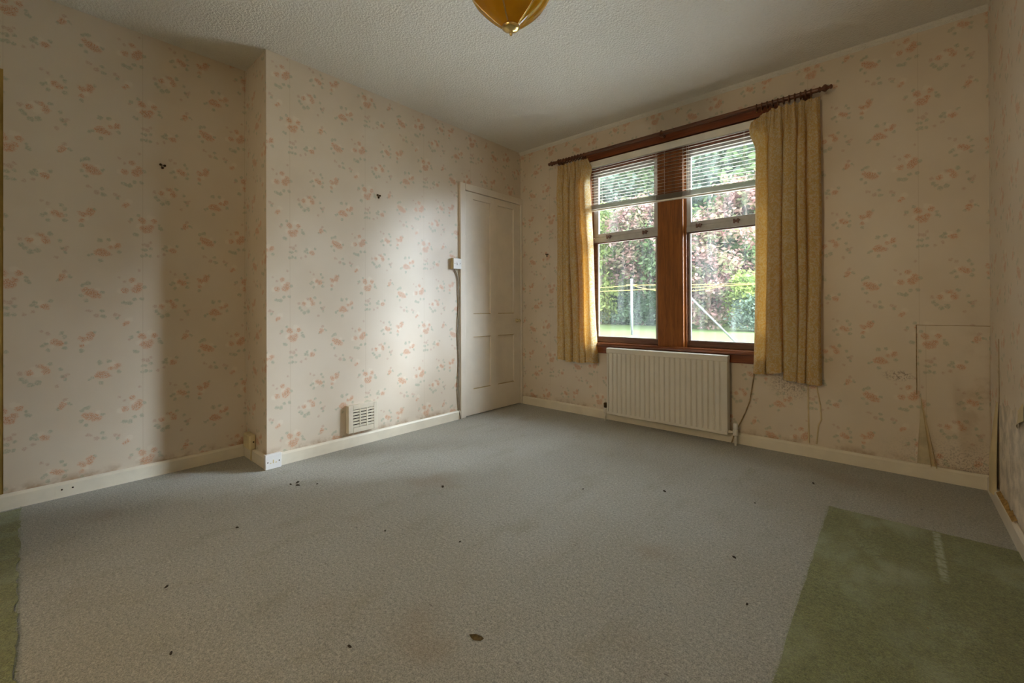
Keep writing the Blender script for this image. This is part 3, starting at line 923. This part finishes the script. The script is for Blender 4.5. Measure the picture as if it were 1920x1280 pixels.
# ------------------------------------------------------------------ curtain pole, rings, curtains
PYc, PZc, PR = YW - .075, 2.236, .0135
p = thing('curtain_pole', 'dark turned wooden curtain pole above the window', 'curtain pole', (-1.31, PYc, PZc))
m = MB(); m.tube([(-2.285, PYc, PZc), (-.335, PYc, PZc)], PR, 16); m.build('pole', M['wood_dark'], p, smooth=False)
fin = [(.0135, 0), (.017, .004), (.017, .009), (.010, .013), (.012, .018), (.021, .028), (.021, .036), (.012, .046), (.009, .052), (.013, .058), (.012, .066), (0, .070)]
m = MB(); m.lathe((-.335, PYc, PZc), fin, 'x', 18); m.build('finial', M['wood_dark'], p, smooth=True)
m = MB(); m.lathe((-2.285, PYc, PZc), [(r, -q) for r, q in fin], 'x', 18); m.build('finial', M['wood_dark'], p, smooth=True)
for x in (-2.24, -1.30, -.40):
    m = MB()
    m.lathe((x, YW, PZc - .008), [(.026, 0), (.026, -.006), (.020, -.012), (.012, -.018), (.012, -.050), (.016, -.054), (.020, -.060)], 'y', 18)
    m.torus((x, PYc, PZc), .018, .0055, 'x', 20, 8)
    if x == -1.30:
        m.torus((x, PYc - .014, PZc - .012), .014, .006, 'y', 20, 8)
        m.lathe((x, PYc - .010, PZc - .012), [(.012, 0), (.010, -.006), (0, -.010)], 'y', 14)
    br = m.build('bracket', M['wood_dark'], p, smooth=True)
for x in list(np.linspace(-2.215, -1.975, 9)) + list(np.linspace(-.665, -.425, 9)) + [-.372]:
    lb, gp = (('dark wooden ring carrying the curtain beside the cupboard door', 'rings of the curtain beside the cupboard door') if x < -1.5 else
              ('dark wooden ring carrying the curtain near the mouldy wall', 'rings of the curtain near the mouldy wall') if x < -.4 else
              ('lone dark wooden ring between the last bracket and the finial', None))
    o = thing('curtain_ring', lb, 'ring', (x, PYc, PZc - .006), gp)
    m = MB(); m.torus((x, PYc, PZc - .006), .0205, .0042, 'x', 22, 7); m.build('ring', M['wood_dark'], o, smooth=True)
    m = MB(); m.torus((x, PYc, PZc - .0345), .0045, .0012, 'x', 12, 5); m.build('eye', M['brass'], o, smooth=True)

def curtain(name, label, xt0, xt1, xb0, xb1, ztop, zbot, npl, nf, seed, lean=None, cuts=None):
    """hanging cloth: npl narrow pleats at the top easing into nf deep folds below"""
    r = random.Random(seed)
    ph = [r.uniform(0, 6.28) for _ in range(6)]
    yc = PYc + .004
    amps = [r.uniform(.75, 1.2) for _ in range(nf + 1)]
    wid = np.cumsum([0] + [r.uniform(.75, 1.3) for _ in range(nf)]); wid = wid / wid[-1]
    if cuts: wid = np.array(cuts)
    def fold(s):
        k = min(nf - 1, int(np.searchsorted(wid, s, side='right') - 1))
        return k, (s - wid[k]) / (wid[k + 1] - wid[k])
    NU, NV = 150, 46
    Lw = .95
    def P(u, v):
        z = ztop(u) + (zbot(u) - ztop(u)) * v
        e = min(1.0, v / .16); e = e * e * (3 - 2 * e)
        xl = xt0 + (xb0 - xt0) * (v ** .8) ; xr_ = xt1 + (xb1 - xt1) * (v ** .8)
        k, q = fold(u)
        pt = u * npl * 2 * math.pi
        yt = .010 * math.cos(pt) + .003 * math.sin(3.1 * pt + ph[0])
        a = amps[k] * (.038 + .006 * math.sin(5 * v + ph[1] + k))
        A = .036
        yb = -A + (a + A) * (1 - abs(math.cos(math.pi * q)) ** 4) + .004 * math.sin(6 * math.pi * q + ph[2])
        w0 = xr_ - xl
        xsh = -.21 * w0 * (wid[k + 1] - wid[k]) * math.sin(2 * math.pi * q)
        x = xl + w0 * u + e * xsh + .006 * math.sin(7 * v + 9 * u + ph[3]) * v
        y = yc + (1 - e) * yt - e * yb + .004 * math.sin(11 * v + 5 * u + ph[4])
        if lean: x += lean(u, v)
        return (x, min(y, YW - .012 if z > .66 or True else y), z)
    o = thing(name, label, 'curtain', ((xb0 + xb1) / 2, yc, zbot(.5)), None)
    m = MB()
    m.grid(P, NU, NV)
    # cloth coordinates for the weave
    uvs = []
    for j in range(NV):
        for i in range(NU):
            c = [(i, j), (i + 1, j), (i + 1, j + 1), (i, j + 1)]
            uvs.append([(a / NU * Lw, b_ / NV * 1.75) for a, b_ in c])
    m.uv = uvs
    cl = m.build('cloth', M['curtain'], o, smooth=True)
    # heading tape along the back of the top, hem along the bottom
    m = MB(); m.grid(lambda u, v: tuple(np.array(P(u, .012 + v * .035)) + np.array([0, .004, 0])), NU, 2); m.build('heading_tape', M['lining'], cl, smooth=True)
    m = MB(); m.grid(lambda u, v: tuple(np.array(P(u, .957 + v * .042)) + np.array([0, .004, .002])), NU, 2); m.build('hem', M['lining'], cl, smooth=True)
    return o
k_ = .977
curtain('curtain', 'gold patterned curtain beside the cupboard door', -2.262, -1.955, -2.252, -1.872,
        lambda u: 2.207 - .010 * abs(math.sin(u * 7 * math.pi)), lambda u: .475 - .012 * math.sin(u * 3.1) + .006 * math.sin(u * 17), 8, 5, 3,
        lambda u, v: (.035 * math.exp(-((v - .055) / .035) ** 2) * max(0, (u - .85) / .15)))
def zb_right(u):
    if u < .42: return .498 + .03 * (u / .42) ** 3
    return .478 - .02 * (u - .42) / .58
curtain('curtain', 'gold patterned curtain on the radiator valve side near the mouldy wall', -.668, -.330, -.690, -.330,
        lambda u: 2.205 - .055 * max(0, (.30 - u) / .30) ** 1.5 - .010 * abs(math.sin(u * 8 * math.pi)), zb_right, 9, 5, 11,
        lambda u, v: -.045 * math.exp(-((v - .03) / .06) ** 2) * max(0, (.25 - u) / .25), [0, .20, .44, .67, .80, 1.0])

# ------------------------------------------------------------------ radiator
RX0, RX1, RZ0_, RZ1_ = -1.757, -.846, .068, .604
RYF = YW - .100
r0 = thing('radiator', 'cream ribbed panel radiator under the window sill', 'radiator', ((RX0 + RX1) / 2, RYF, 0))
m = MB()
nr = 23
def radprof(u, v):
    x = RX0 + .012 + (RX1 - RX0 - .024) * u
    z = RZ0_ + .022 + (RZ1_ - RZ0_ - .060) * v
    q = (u * nr) % 1.0
    edge = min(1, min(v, 1 - v) / .035)
    dent = 0
    if q < .30: dent = .013 * .5 * (1 - math.cos(2 * math.pi * q / .30))
    return (x, RYF + dent * edge, z)
m.grid(radprof, nr * 10, 30)
m.build('ribbed_panel', M['radiator'], r0, smooth=True)
m = MB()
m.box(RX0, RX1, RYF + .0005, RYF + .016, RZ0_, RZ0_ + .024)
m.box(RX0, RX0 + .014, RYF + .0005, RYF + .016, RZ0_ + .024, RZ1_ - .04); m.box(RX1 - .014, RX1, RYF + .0005, RYF + .016, RZ0_ + .024, RZ1_ - .04)
m.box(RX0 + .014, RX1 - .014, RYF + .0140, RYF + .020, RZ0_ + .02, RZ1_ - .03)
m.build('panel_rim', M['radiator'], r0, bevel=.004)
m = MB(); m.prism([(RYF - .003, RZ1_ - .040), (RYF - .003, RZ1_ - .006), (RYF + .003, RZ1_), (RYF + .062, RZ1_), (RYF + .062, RZ1_ - .03), (RYF + .05, RZ1_ - .035), (RYF + .01, RZ1_ - .040)], 'x', RX0 - .002, RX1 + .002)
m.build('top_cover', M['radiator'], r0, bevel=.003)
m = MB(); m.box(RX0, RX0 + .006, RYF + .016, RYF + .060, RZ0_ + .02, RZ1_ - .03); m.build('side_panel', M['radiator'], r0)
m = MB(); m.box(RX1 - .006, RX1, RYF + .016, RYF + .060, RZ0_ + .02, RZ1_ - .03); m.build('side_panel', M['radiator'], r0)
for x in (RX0 + .18, RX1 - .18):
    m = MB(); m.box(x - .015, x + .015, RYF + .020, YW - .001, .20, .50); m.build('wall_bracket', M['radiator'], r0)
for x, s, mt in ((RX0 - .028, 1, 'dark_brass'), (RX1 + .042, -1, 'white_plastic')):
    m = MB()
    m.tube([(x, RYF + .03, .0), (x, RYF + .03, .085)], .0085, 12)
    m.tube([(x, RYF + .03, .088), (x + s * .05, RYF + .03, .088)], .009, 12)
    m.lathe((x, RYF + .03, .068), [(.015, 0), (.016, .008), (.016, .034), (.012, .042)], 'z', 14)
    v = m.build('valve', M['white_pipe'], r0, smooth=True)
    m = MB(); m.lathe((x, RYF + .03, .110), [(.011, 0), (.014, .006), (.015, .034), (.011, .040), (0, .041)], 'z', 14); m.build('valve_cap', M[mt], v, smooth=True)

# loose cable beside the radiator
m = MB()
m.tube([(-.702, YW - .006, .56), (-.706, YW - .006, .47), (-.716, YW - .005, .40), (-.731, YW - .006, .30), (-.757, YW - .007, .22), (-.795, YW - .009, .13), (-.822, YW - .018, .075), (-.835, YW - .022, .02), (-.84, YW - .026, .004)], .0036, 8)
tag(m.build('loose_cable', M['cable'], smooth=True), 'dirty brown cable hanging down the wall beside the radiator', 'cable')
# pale strips of lifted paper edge under the right curtain
for (pts, nm) in (([(-.404, .46), (-.403, .30), (-.401, .085)], 0), ([(-.360, .44), (-.342, .33), (-.337, .24), (-.352, .20), (-.362, .085)], 1)):
    m = MB()
    prof = []
    n = len(pts)
    for i in range(n - 1):
        (xa, za), (xb, zb) = pts[i], pts[i + 1]
        m.face([(xa - .005, YW - .0006, za), (xb - .006, YW - .0006, zb), (xb, YW - .007, zb), (xa, YW - .004, za)])
        m.face([(xa, YW - .004, za), (xb, YW - .007, zb), (xb + .003, YW - .0006, zb), (xa + .003, YW - .0006, za)])
    m.build('lifted_paper_edge', M['paper_back'], wall_w)

# ------------------------------------------------------------------ torn paper in the corner
# loose sheet
def sheet(u, v):
    z = .082 + (.828 - .082) * v
    xe = .092 + .016 * max(0, (1 - abs(z - .435) / .40))
    if z < .435: xe = .107 + .052 * (1 - (z - .07) / .365)
    x = xe + (XR - .004 - xe) * u
    lift = .0025 + .010 * (1 - v) * (math.sin(math.pi * u) ** 2) * (.6 + .4 * math.sin(u * 14 + v * 3)) + .007 * max(0, 1 - u * 9) * (1 - v)
    return (x, YW - lift, z)
m = MB(); m.grid(sheet, 40, 30, lambda q: (q[0] - .062 - .025, q[2] - 1.738 + .045))
m.build('loose_wallpaper', M['paper_damp'], wall_w, smooth=True)
# rolled edge of the tear
def roll(u, v):
    z = .435 - (.435 - .068) * v
    xe = .107 + .052 * v
    r = .0015 + .011 * v
    a = -.6 + u * 4.6
    return (xe - .004 * v + r * math.cos(a) * -1, YW - .004 - r * 1.0 - r * math.sin(a) * -1 - .002, z)
m = MB(); m.grid(roll, 14, 20); m.build('curled_edge', M['paper_back'], wall_w, smooth=True)
m = MB(); m.face([(.107, YW - .0012, .44), (.089, YW - .0012, .076), (.150, YW - .0012, .076)]); m.build('bare_plaster', M['plaster'], wall_w)
m = MB()
m.grid(lambda u, v: (.107 - .018 * v - .010 * u, YW - .0015 - .006 * (1 - u) * v, .435 - .359 * v), 4, 12, UV_WIN); m.build('lifted_paper_edge', M['paper_damp'], wall_w, smooth=True)
# browned overlaps of the patch
m = MB(); m.box(.088, XR, YW - .0034, YW, .8285, .8315); m.build('paper_seam', M['cable'], wall_w)
m = MB(); m.box(.088, .0915, YW - .0034, YW, .45, .8300); m.build('paper_seam', M['cable'], wall_w)

# right wall: bare patch, peeled strip, split, remnants
m = MB()
pts = [(2.30, .0755), (3.005, .0755), (3.0, .48), (2.96, .475), (2.90, .50), (2.86, .488), (2.78, .51), (2.70, .50), (2.62, .53), (2.55, .52), (2.48, .43), (2.40, .28), (2.34, .20)]
m.face([(XR - .0012, y, z) for y, z in pts])
m.build('bare_plaster', M['plaster_white'], wall_r)
def peel(u, v):
    z = .485 - (.485 - .045) * v
    wd = .012 + .125 * min(1, v * 1.7) ** .8
    return (XR - .003 - (.006 + .017 * min(1, v * 1.5)) * math.sin(math.pi * (.06 + .9 * u)) ** .7, 3.000 + wd * u, z)
m = MB(); m.grid(peel, 16, 20); m.build('peeled_strip', M['paper_back'], wall_r, smooth=True)
m = MB(); m.box(XR - .002, XR, 2.993, 2.998, .07, .78); m.build('paper_split', M['cable'], wall_r)
m = MB()
m.grid(lambda u, v: (XR - .003 - .010 * math.sin(u * 3.1) * (1 - v), 2.48 + .10 * u, .50 + .07 * v - .05 * u), 8, 6); m.build('torn_flap', M['paper_back'], wall_r, smooth=True)
m = MB()
zz = [.0 + .004 * random.random() for _ in range(30)]
for i in range(28):
    y0, y1 = 2.60 + i * .013, 2.60 + (i + 1) * .013
    m.face([(XR - .017, y0, .0745), (XR - .017, y1, .0745), (XR - .003, y1, .078 + zz[i + 1] * 4), (XR - .003, y0, .078 + zz[i] * 4)])
m.build('torn_paper_remnant', simple('ochre_paper_remnant', (.42, .27, .10), .9, .1, var=.3, scale=40), wall_r)

# ------------------------------------------------------------------ ceiling lamp
LX, LY, LZ = -1.125, 1.27, 2.003
lp = thing('ceiling_lamp', 'amber glass bowl ceiling lamp with brass ribs and finial', 'lamp', (LX, LY, LZ))
PROF = [(.028, .032), (.060, .056), (.090, .082), (.120, .112), (.148, .144), (.168, .182), (.180, .222), (.184, .255)]
RB = PROF[-1][0]
def bowl(a):      # a: 0 bottom .. 1 rim
    q = a * (len(PROF) - 1)
    return (float(np.interp(q, range(len(PROF)), [p_[0] for p_ in PROF])), float(np.interp(q, range(len(PROF)), [p_[1] for p_ in PROF])))
seg = 5
a0 = math.radians(-67.0)
for s in range(seg):
    m = MB()
    m.grid(lambda u, v: (LX + bowl(v)[0] * math.cos(a0 + (s + .02 + .96 * u) * 2 * math.pi / seg), LY + bowl(v)[0] * math.sin(a0 + (s + .02 + .96 * u) * 2 * math.pi / seg), LZ + bowl(v)[1]), 10, 16)
    m.build('glass_panel', M['amber'], lp, smooth=True)
    m = MB()
    for dd in (-.035, .035):
        pts = []
        for v in np.linspace(0, 1, 16):
            rr, zz_ = bowl(v)
            an = a0 + s * 2 * math.pi / seg + dd * (.4 + .6 * v)
            pts.append((LX + (rr + .001) * math.cos(an), LY + (rr + .001) * math.sin(an), LZ + zz_ - .001))
        m.tube(pts, .0022, 6)
    m.build('rib', M['brass'], lp, smooth=True)
m = MB(); m.lathe((LX, LY, LZ), [(0, -.003), (.004, 0), (.0075, .010), (.0055, .014), (.010, .017), (.024, .022), (.036, .030), (.034, .036), (.020, .042)], 'z', 24)
m.build('finial', M['brass'], lp, smooth=True)
zr = LZ + bowl(1)[1]
m = MB(); m.lathe((LX, LY, zr), [(RB - .006, -.006), (RB + .006, -.006), (RB + .008, .004), (RB + .002, .012), (RB - .03, .020), (.05, .06), (.03, .08), (.012, .085)], 'z', 40); m.build('crown', M['brass'], lp, smooth=True)
m = MB(); m.tube([(LX, LY, zr + .08), (LX, LY, H - .03)], .008, 12); m.build('stem', M['brass'], lp, smooth=True)
m = MB(); m.lathe((LX, LY, H), [(.012, -.05), (.03, -.045), (.055, -.012), (.06, 0)], 'z', 24); m.build('ceiling_rose', M['brass'], lp, smooth=True)

# ------------------------------------------------------------------ bits on the carpet
def crumb(x, y, sx, sy, h, mat, name, label, cat, group=None, rot=0):
    m = MB()
    n = 7
    ring_ = []
    for k in range(n):
        a = 2 * math.pi * k / n
        q = random.uniform(.7, 1.15)
        px_, py_ = sx * q * math.cos(a), sy * q * math.sin(a)
        ring_.append((x + px_ * math.cos(rot) - py_ * math.sin(rot), y + px_ * math.sin(rot) + py_ * math.cos(rot), random.uniform(.0008, .002)))
    top = (x, y, h)
    for k in range(n):
        m.face([ring_[k], ring_[(k + 1) % n], top])
    m.face(list(reversed([(a, b_, .0002) for a, b_, c in ring_])))
    o = m.build(name, mat)
    return tag(o, label, cat, group)
crumb(-.889, .846, .022, .011, .010, M['dry_leaf'], 'dry_leaf', 'curled dry leaf fragment lying on the worn grey carpet', 'leaf', rot=.5)
crumb(.068, 1.725, .020, .004, .006, M['splinter'], 'wood_splinter', 'orange wood splinter lying on the green carpet', 'splinter', rot=-.9)
GL, GG = 'dark crumb of dirt lying on the grey carpet', 'dirt crumbs on the carpet'
for (x, y, s_) in ((-2.401, .935, .010), (-2.402, .971, .016), (-2.36, .955, .014), (-2.30, 1.03, .007), (-1.77, 1.447, .014), (-.875, 2.148, .012), (-.324, 2.759, .012), (-1.128, .593, .008), (-1.832, .315, .009), (-1.469, .262, .008), (-1.60, 1.00, .007), (-.45, 1.75, .010), (-.5, 2.3, .006), (-1.2, 1.9, .006), (-2.1, .6, .009), (-1.3, 1.15, .006), (-.35, 1.5, .007)):
    lb = ('dark crumb of dirt in the cluster in front of the chimney breast corner socket' if x < -2.25 else
          'dark crumb of dirt on the grey carpet below the air vent' if x < -1.7 and y > 1 else
          'dark crumb of dirt on the grey carpet near the frayed green strip' if y < .7 else
          'dark crumb of dirt on the grey carpet beside the green rectangle' if x > -.6 and y < 2.4 else
          'dark crumb of dirt on the grey carpet in front of the radiator' if y > 1.8 else
          'dark crumb of dirt on the open middle of the grey carpet')
    crumb(x, y, s_, s_ * .5, .004 + s_ * .2, M['crumb'], 'dirt_crumb', lb, 'crumb', lb.replace('dark crumb of dirt', 'crumbs'), rot=random.uniform(0, 3))

# ------------------------------------------------------------------ garden
GZ = -.30
m = MB()
m.grid(lambda u, v: (-60 + 90 * u, YW + .31 + 75 * v, GZ + .0 * v), 20, 20)
struct(m.build('ground_lawn', M['lawn'], base=(0, 30, GZ)), 'short green lawn outside the window')

m = MB(); m.box(-12, 6, YW + .31, YW + 4.6, GZ, GZ + .04)  # pale slab out of view, added to bounce daylight up to the ceiling
struct(m.build('ground_bounce_slab', simple('pale_bounce_surface', (.74, .71, .66), .9, .1, var=.1, scale=2), base=(0, 6, GZ)), 'unseen pale slab outside the house, added to bounce daylight onto the ceiling')

def bank_mat():
    t = NT('distant_wooded_bank')
    p = t.pos()
    a = t.noise(p, .55, 5.0, .7)
    c = t.mix(t.ramp(a, .38, .62), (.035, .055, .02), (.12, .16, .07))
    c = t.mix(t.ramp(t.noise(p, .25, 3.0), .5, .65, 0, .7), c, (.17, .11, .085))
    t.bump(t.noise(p, 1.6, 5.0, .7), 1.0, .6)
    return t.set(c, .9, .1)
m = MB()
def bank(u, v):
    az = math.radians(-68 + 84 * u)
    ds = 45 + 16 * v
    z = GZ - .2 + 21 * v ** .75 + 1.2 * v * (math.sin(37 * u + 5 * v) + math.sin(91 * u) * .6 + math.sin(13 * u + 2) * 1.2)
    wob = 1 + .018 * math.sin(61 * u + 17 * v) + .012 * math.sin(140 * u - 23 * v)
    return (ds * wob * math.sin(az), ds * wob * math.cos(az), z)
m.grid(bank, 160, 30)
struct(m.build('ground_bank', bank_mat(), base=(0, 50, GZ), smooth=True), 'wooded bank rising behind the garden trees')

def leaves(center, radii, n, size, clump=0.35, seed=0, droop=0.0):
    g = np.random.default_rng(seed)
    c, R = np.array(center), np.array(radii)
    nc = max(12, n // 90)
    d = g.normal(size=(nc, 3)); d /= np.linalg.norm(d, axis=1)[:, None]
    cc = c + d * R * (g.uniform(.25, 1, nc) ** .5)[:, None]
    pick = g.integers(0, nc, n)
    p = cc[pick] + g.normal(size=(n, 3)) * clump * R.mean() * np.array([.55, .55, .38])
    p[:, 2] = np.maximum(p[:, 2], GZ + .05)
    a = g.normal(size=(n, 3)); a[:, 2] *= .6; a[:, 2] -= droop; a /= np.linalg.norm(a, axis=1)[:, None]
    b_ = np.cross(a, g.normal(size=(n, 3))); b_ /= np.linalg.norm(b_, axis=1)[:, None]
    s = size * g.uniform(.6, 1.4, n)[:, None]
    V = np.stack([p - a * s, p + b_ * s * .5, p + a * s, p - b_ * s * .5], 1).reshape(-1, 3)
    tint = (g.random(nc)[pick] * .65 + g.random(n) * .35)
    return V, tint
def foliage_obj(name, V, tint, mat, parent):
    n = len(V) // 4
    me = bpy.data.meshes.new(name)
    V = V - np.array(parent.location)
    me.vertices.add(len(V)); me.vertices.foreach_set('co', V.astype(np.float32).ravel())
    me.loops.add(4 * n); me.loops.foreach_set('vertex_index', np.arange(4 * n, dtype=np.int32))
    me.polygons.add(n); me.polygons.foreach_set('loop_start', np.arange(0, 4 * n, 4, dtype=np.int32))
    me.polygons.foreach_set('loop_total', np.full(n, 4, dtype=np.int32))
    at = me.attributes.new('tint', 'FLOAT', 'FACE'); at.data.foreach_set('value', tint.astype(np.float32))
    me.materials.append(mat); me.update(); me.validate()
    o = bpy.data.objects.new(name, me); COL.objects.link(o); o.parent = parent
    o['kind'] = 'stuff'
    return o
def polar(az, dist):
    a = math.radians(az)
    return (dist * math.sin(a), dist * math.cos(a))
def tree(name, label, cat, az, dist, zc, radii, n, size, mat, seed, trunk=.14, group=None, bark='bark', clump=.35, droop=0):
    x, y = polar(az, dist)
    t0 = thing(name, label, cat, (x, y, GZ), group)
    V, tint = leaves((x, y, zc), radii, n, size, clump, seed, droop)
    foliage_obj('foliage', V, tint, M[mat], t0)
    m = MB()
    m.tube([(x, y, GZ - .1), (x + .1, y, zc * .5), (x - .05, y + .1, zc + radii[2] * .5)], [trunk, trunk * .8, trunk * .25], 8)
    g = random.Random(seed)
    for k in range(5):
        z0 = zc * (.5 + .12 * k); a = g.uniform(0, 6.28)
        m.tube([(x, y, z0), (x + radii[0] * .4 * math.cos(a), y + radii[1] * .4 * math.sin(a), z0 + radii[2] * .3), (x + radii[0] * .8 * math.cos(a), y + radii[1] * .8 * math.sin(a), z0 + radii[2] * .42)], [trunk * .45, trunk * .3, trunk * .1], 6)
    m.build('trunk', M[bark], t0, smooth=True)
    return t0
# tall trees at the back
for i, (az, ds, zc, R, mt, lb) in enumerate((
        (-40, 40, 8.5, (5, 4, 8), 'f_green', 'tall green tree behind the drooping conifer'),
        (-31, 41, 9, (4.5, 4, 8.5), 'f_grey', 'tall grey-green tree rising behind the drooping conifer'),
        (-24, 42, 9.5, (5, 4, 9), 'f_green', 'tall mid green tree rising behind the copper shrub'),
        (-17, 40, 9, (5, 4, 8.5), 'f_grey', 'tall grey-green tree rising behind the leaning prop'),
        (-10, 38, 8.5, (5, 4, 8), 'f_green', 'tall mid green tree behind the yellow-green shrub'),
        (-2, 37, 8, (5, 4, 7.5), 'f_green', 'tall green tree standing farthest along the row from the drooping conifer'))):
    tree('tall_tree', lb, 'tree', az, ds, zc, R, 9000, .32, mt, 20 + i, .22, 'tall trees behind the lawn', clump=.30)
tree('conifer_tree', 'drooping yellow-green conifer at the edge of the lawn', 'tree', -30.0, 33, 4.2, (1.7, 1.7, 4.6), 5200, .17, 'f_light', 41, .16, clump=.25, droop=1.2)
tree('birch_tree', 'pale slim birch stem with loose light foliage', 'tree', -27.2, 34, 6.2, (2.0, 1.6, 3.0), 2200, .16, 'f_light', 42, .10, bark='pale_bark', clump=.3)
tree('copper_tree', 'pink copper leaved tree behind the white clothes pole', 'tree', -24.6, 32, 5.2, (3.0, 2.4, 3.4), 8200, .15, 'f_pink', 43, .18, clump=.26)
tree('copper_tree', 'large pink copper leaved shrub behind the leaning white prop', 'tree', -17.2, 28, 3.0, (2.9, 2.4, 3.4), 11000, .13, 'f_pink', 44, .16, clump=.24)
tree('copper_tree', 'tall copper leaved tree above the yellow-green shrub', 'tree', -13.0, 31, 6.4, (2.8, 2.2, 3.0), 7000, .15, 'f_pink', 49, .16, clump=.26)
tree('green_bush', 'mid green shrub between the two copper leaved trees', 'shrub', -21.0, 30.5, 4.6, (2.0, 1.8, 3.0), 5000, .15, 'f_green', 45, .12)
tree('green_bush', 'bright green shrub growing among the copper leaves', 'shrub', -14.6, 29, 4.2, (1.6, 1.4, 1.7), 4200, .14, 'f_green', 50, .10)
tree('yellow_bush', 'yellow-green shrub at the foot of the copper leaved tree', 'shrub', -12.6, 26.3, 1.4, (1.3, 1.2, 1.5), 4500, .10, 'f_light', 46, .08)
tree('dark_bush', 'dark bluish green shrub at the lawn edge by the yellow-green shrub', 'shrub', -11.3, 25.2, .55, (1.3, 1.0, .95), 3500, .09, 'f_grey', 47, .06)
for i, (az, ds) in enumerate(((-34.5, 34.5), (-31.2, 34), (-28.2, 33.4), (-25.2, 32.2), (-22.4, 31))):
    tree('hedge_bush', 'clipped dark green hedge bush along the far edge of the lawn', 'hedge', az, ds, .75, (1.5, 1.1, 1.35), 4200, .11, 'f_dark', 60 + i, .07, 'dark hedge bushes')

# clothes pole, prop, lines
pole_x, pole_y = -9.0, 18.45
t0 = thing('clothes_pole', 'upright white metal clothes pole standing on the lawn', 'pole', (pole_x, pole_y, GZ))
m = MB(); m.tube([(pole_x, pole_y, GZ), (pole_x - .02, pole_y, 2.20)], .052, 12); m.build('post', M['pole_white'], t0, smooth=True)
m = MB(); m.lathe((pole_x - .02, pole_y, 2.19), [(.06, 0), (.06, .05), (.03, .07), (0, .075)], 'z', 12); m.build('cap', M['pole_white'], t0, smooth=True)
m = MB(); m.tube([(pole_x - .22, pole_y - .1, 1.98), (pole_x + .18, pole_y + .1, 1.98)], .02, 8); m.build('line_hook', M['yellow_line'], t0)
m = MB(); m.tube([(-3.95, 15.85, GZ), (-5.65, 15.75, 1.52)], .030, 10)
tag(m.build('line_prop', M['pole_white'], smooth=True), 'long white prop leaning under the yellow washing line', 'prop')
def sag(a, b_, s, n=14):
    a, b_ = Vector(a), Vector(b_)
    return [tuple(a.lerp(b_, i / n) - Vector((0, 0, s * 4 * (i / n) * (1 - i / n)))) for i in range(n + 1)]
hk = (pole_x, pole_y, 1.96)
LBL = ('yellow washing line running from the pole towards the hedge', 'yellow washing line sagging from the pole across the lawn', 'yellow washing line stretched above the copper shrub', 'lower yellow washing line passing in front of the pole')
for k, (a, b_, s) in enumerate(((hk, (-14.5, 14.5, 1.62), .05), (hk, (-4.4, 15.5, 1.62), .22), (hk, (-3.6, 22.0, 2.0), .02), ((-13.2, 16.0, 1.60), (-2.6, 15.2, 1.66), .02))):
    m = MB(); m.tube(sag(a, b_, s), .016, 6)
    tag(m.build('washing_line', M['yellow_line'], smooth=True), LBL[k], 'line', 'yellow washing lines')
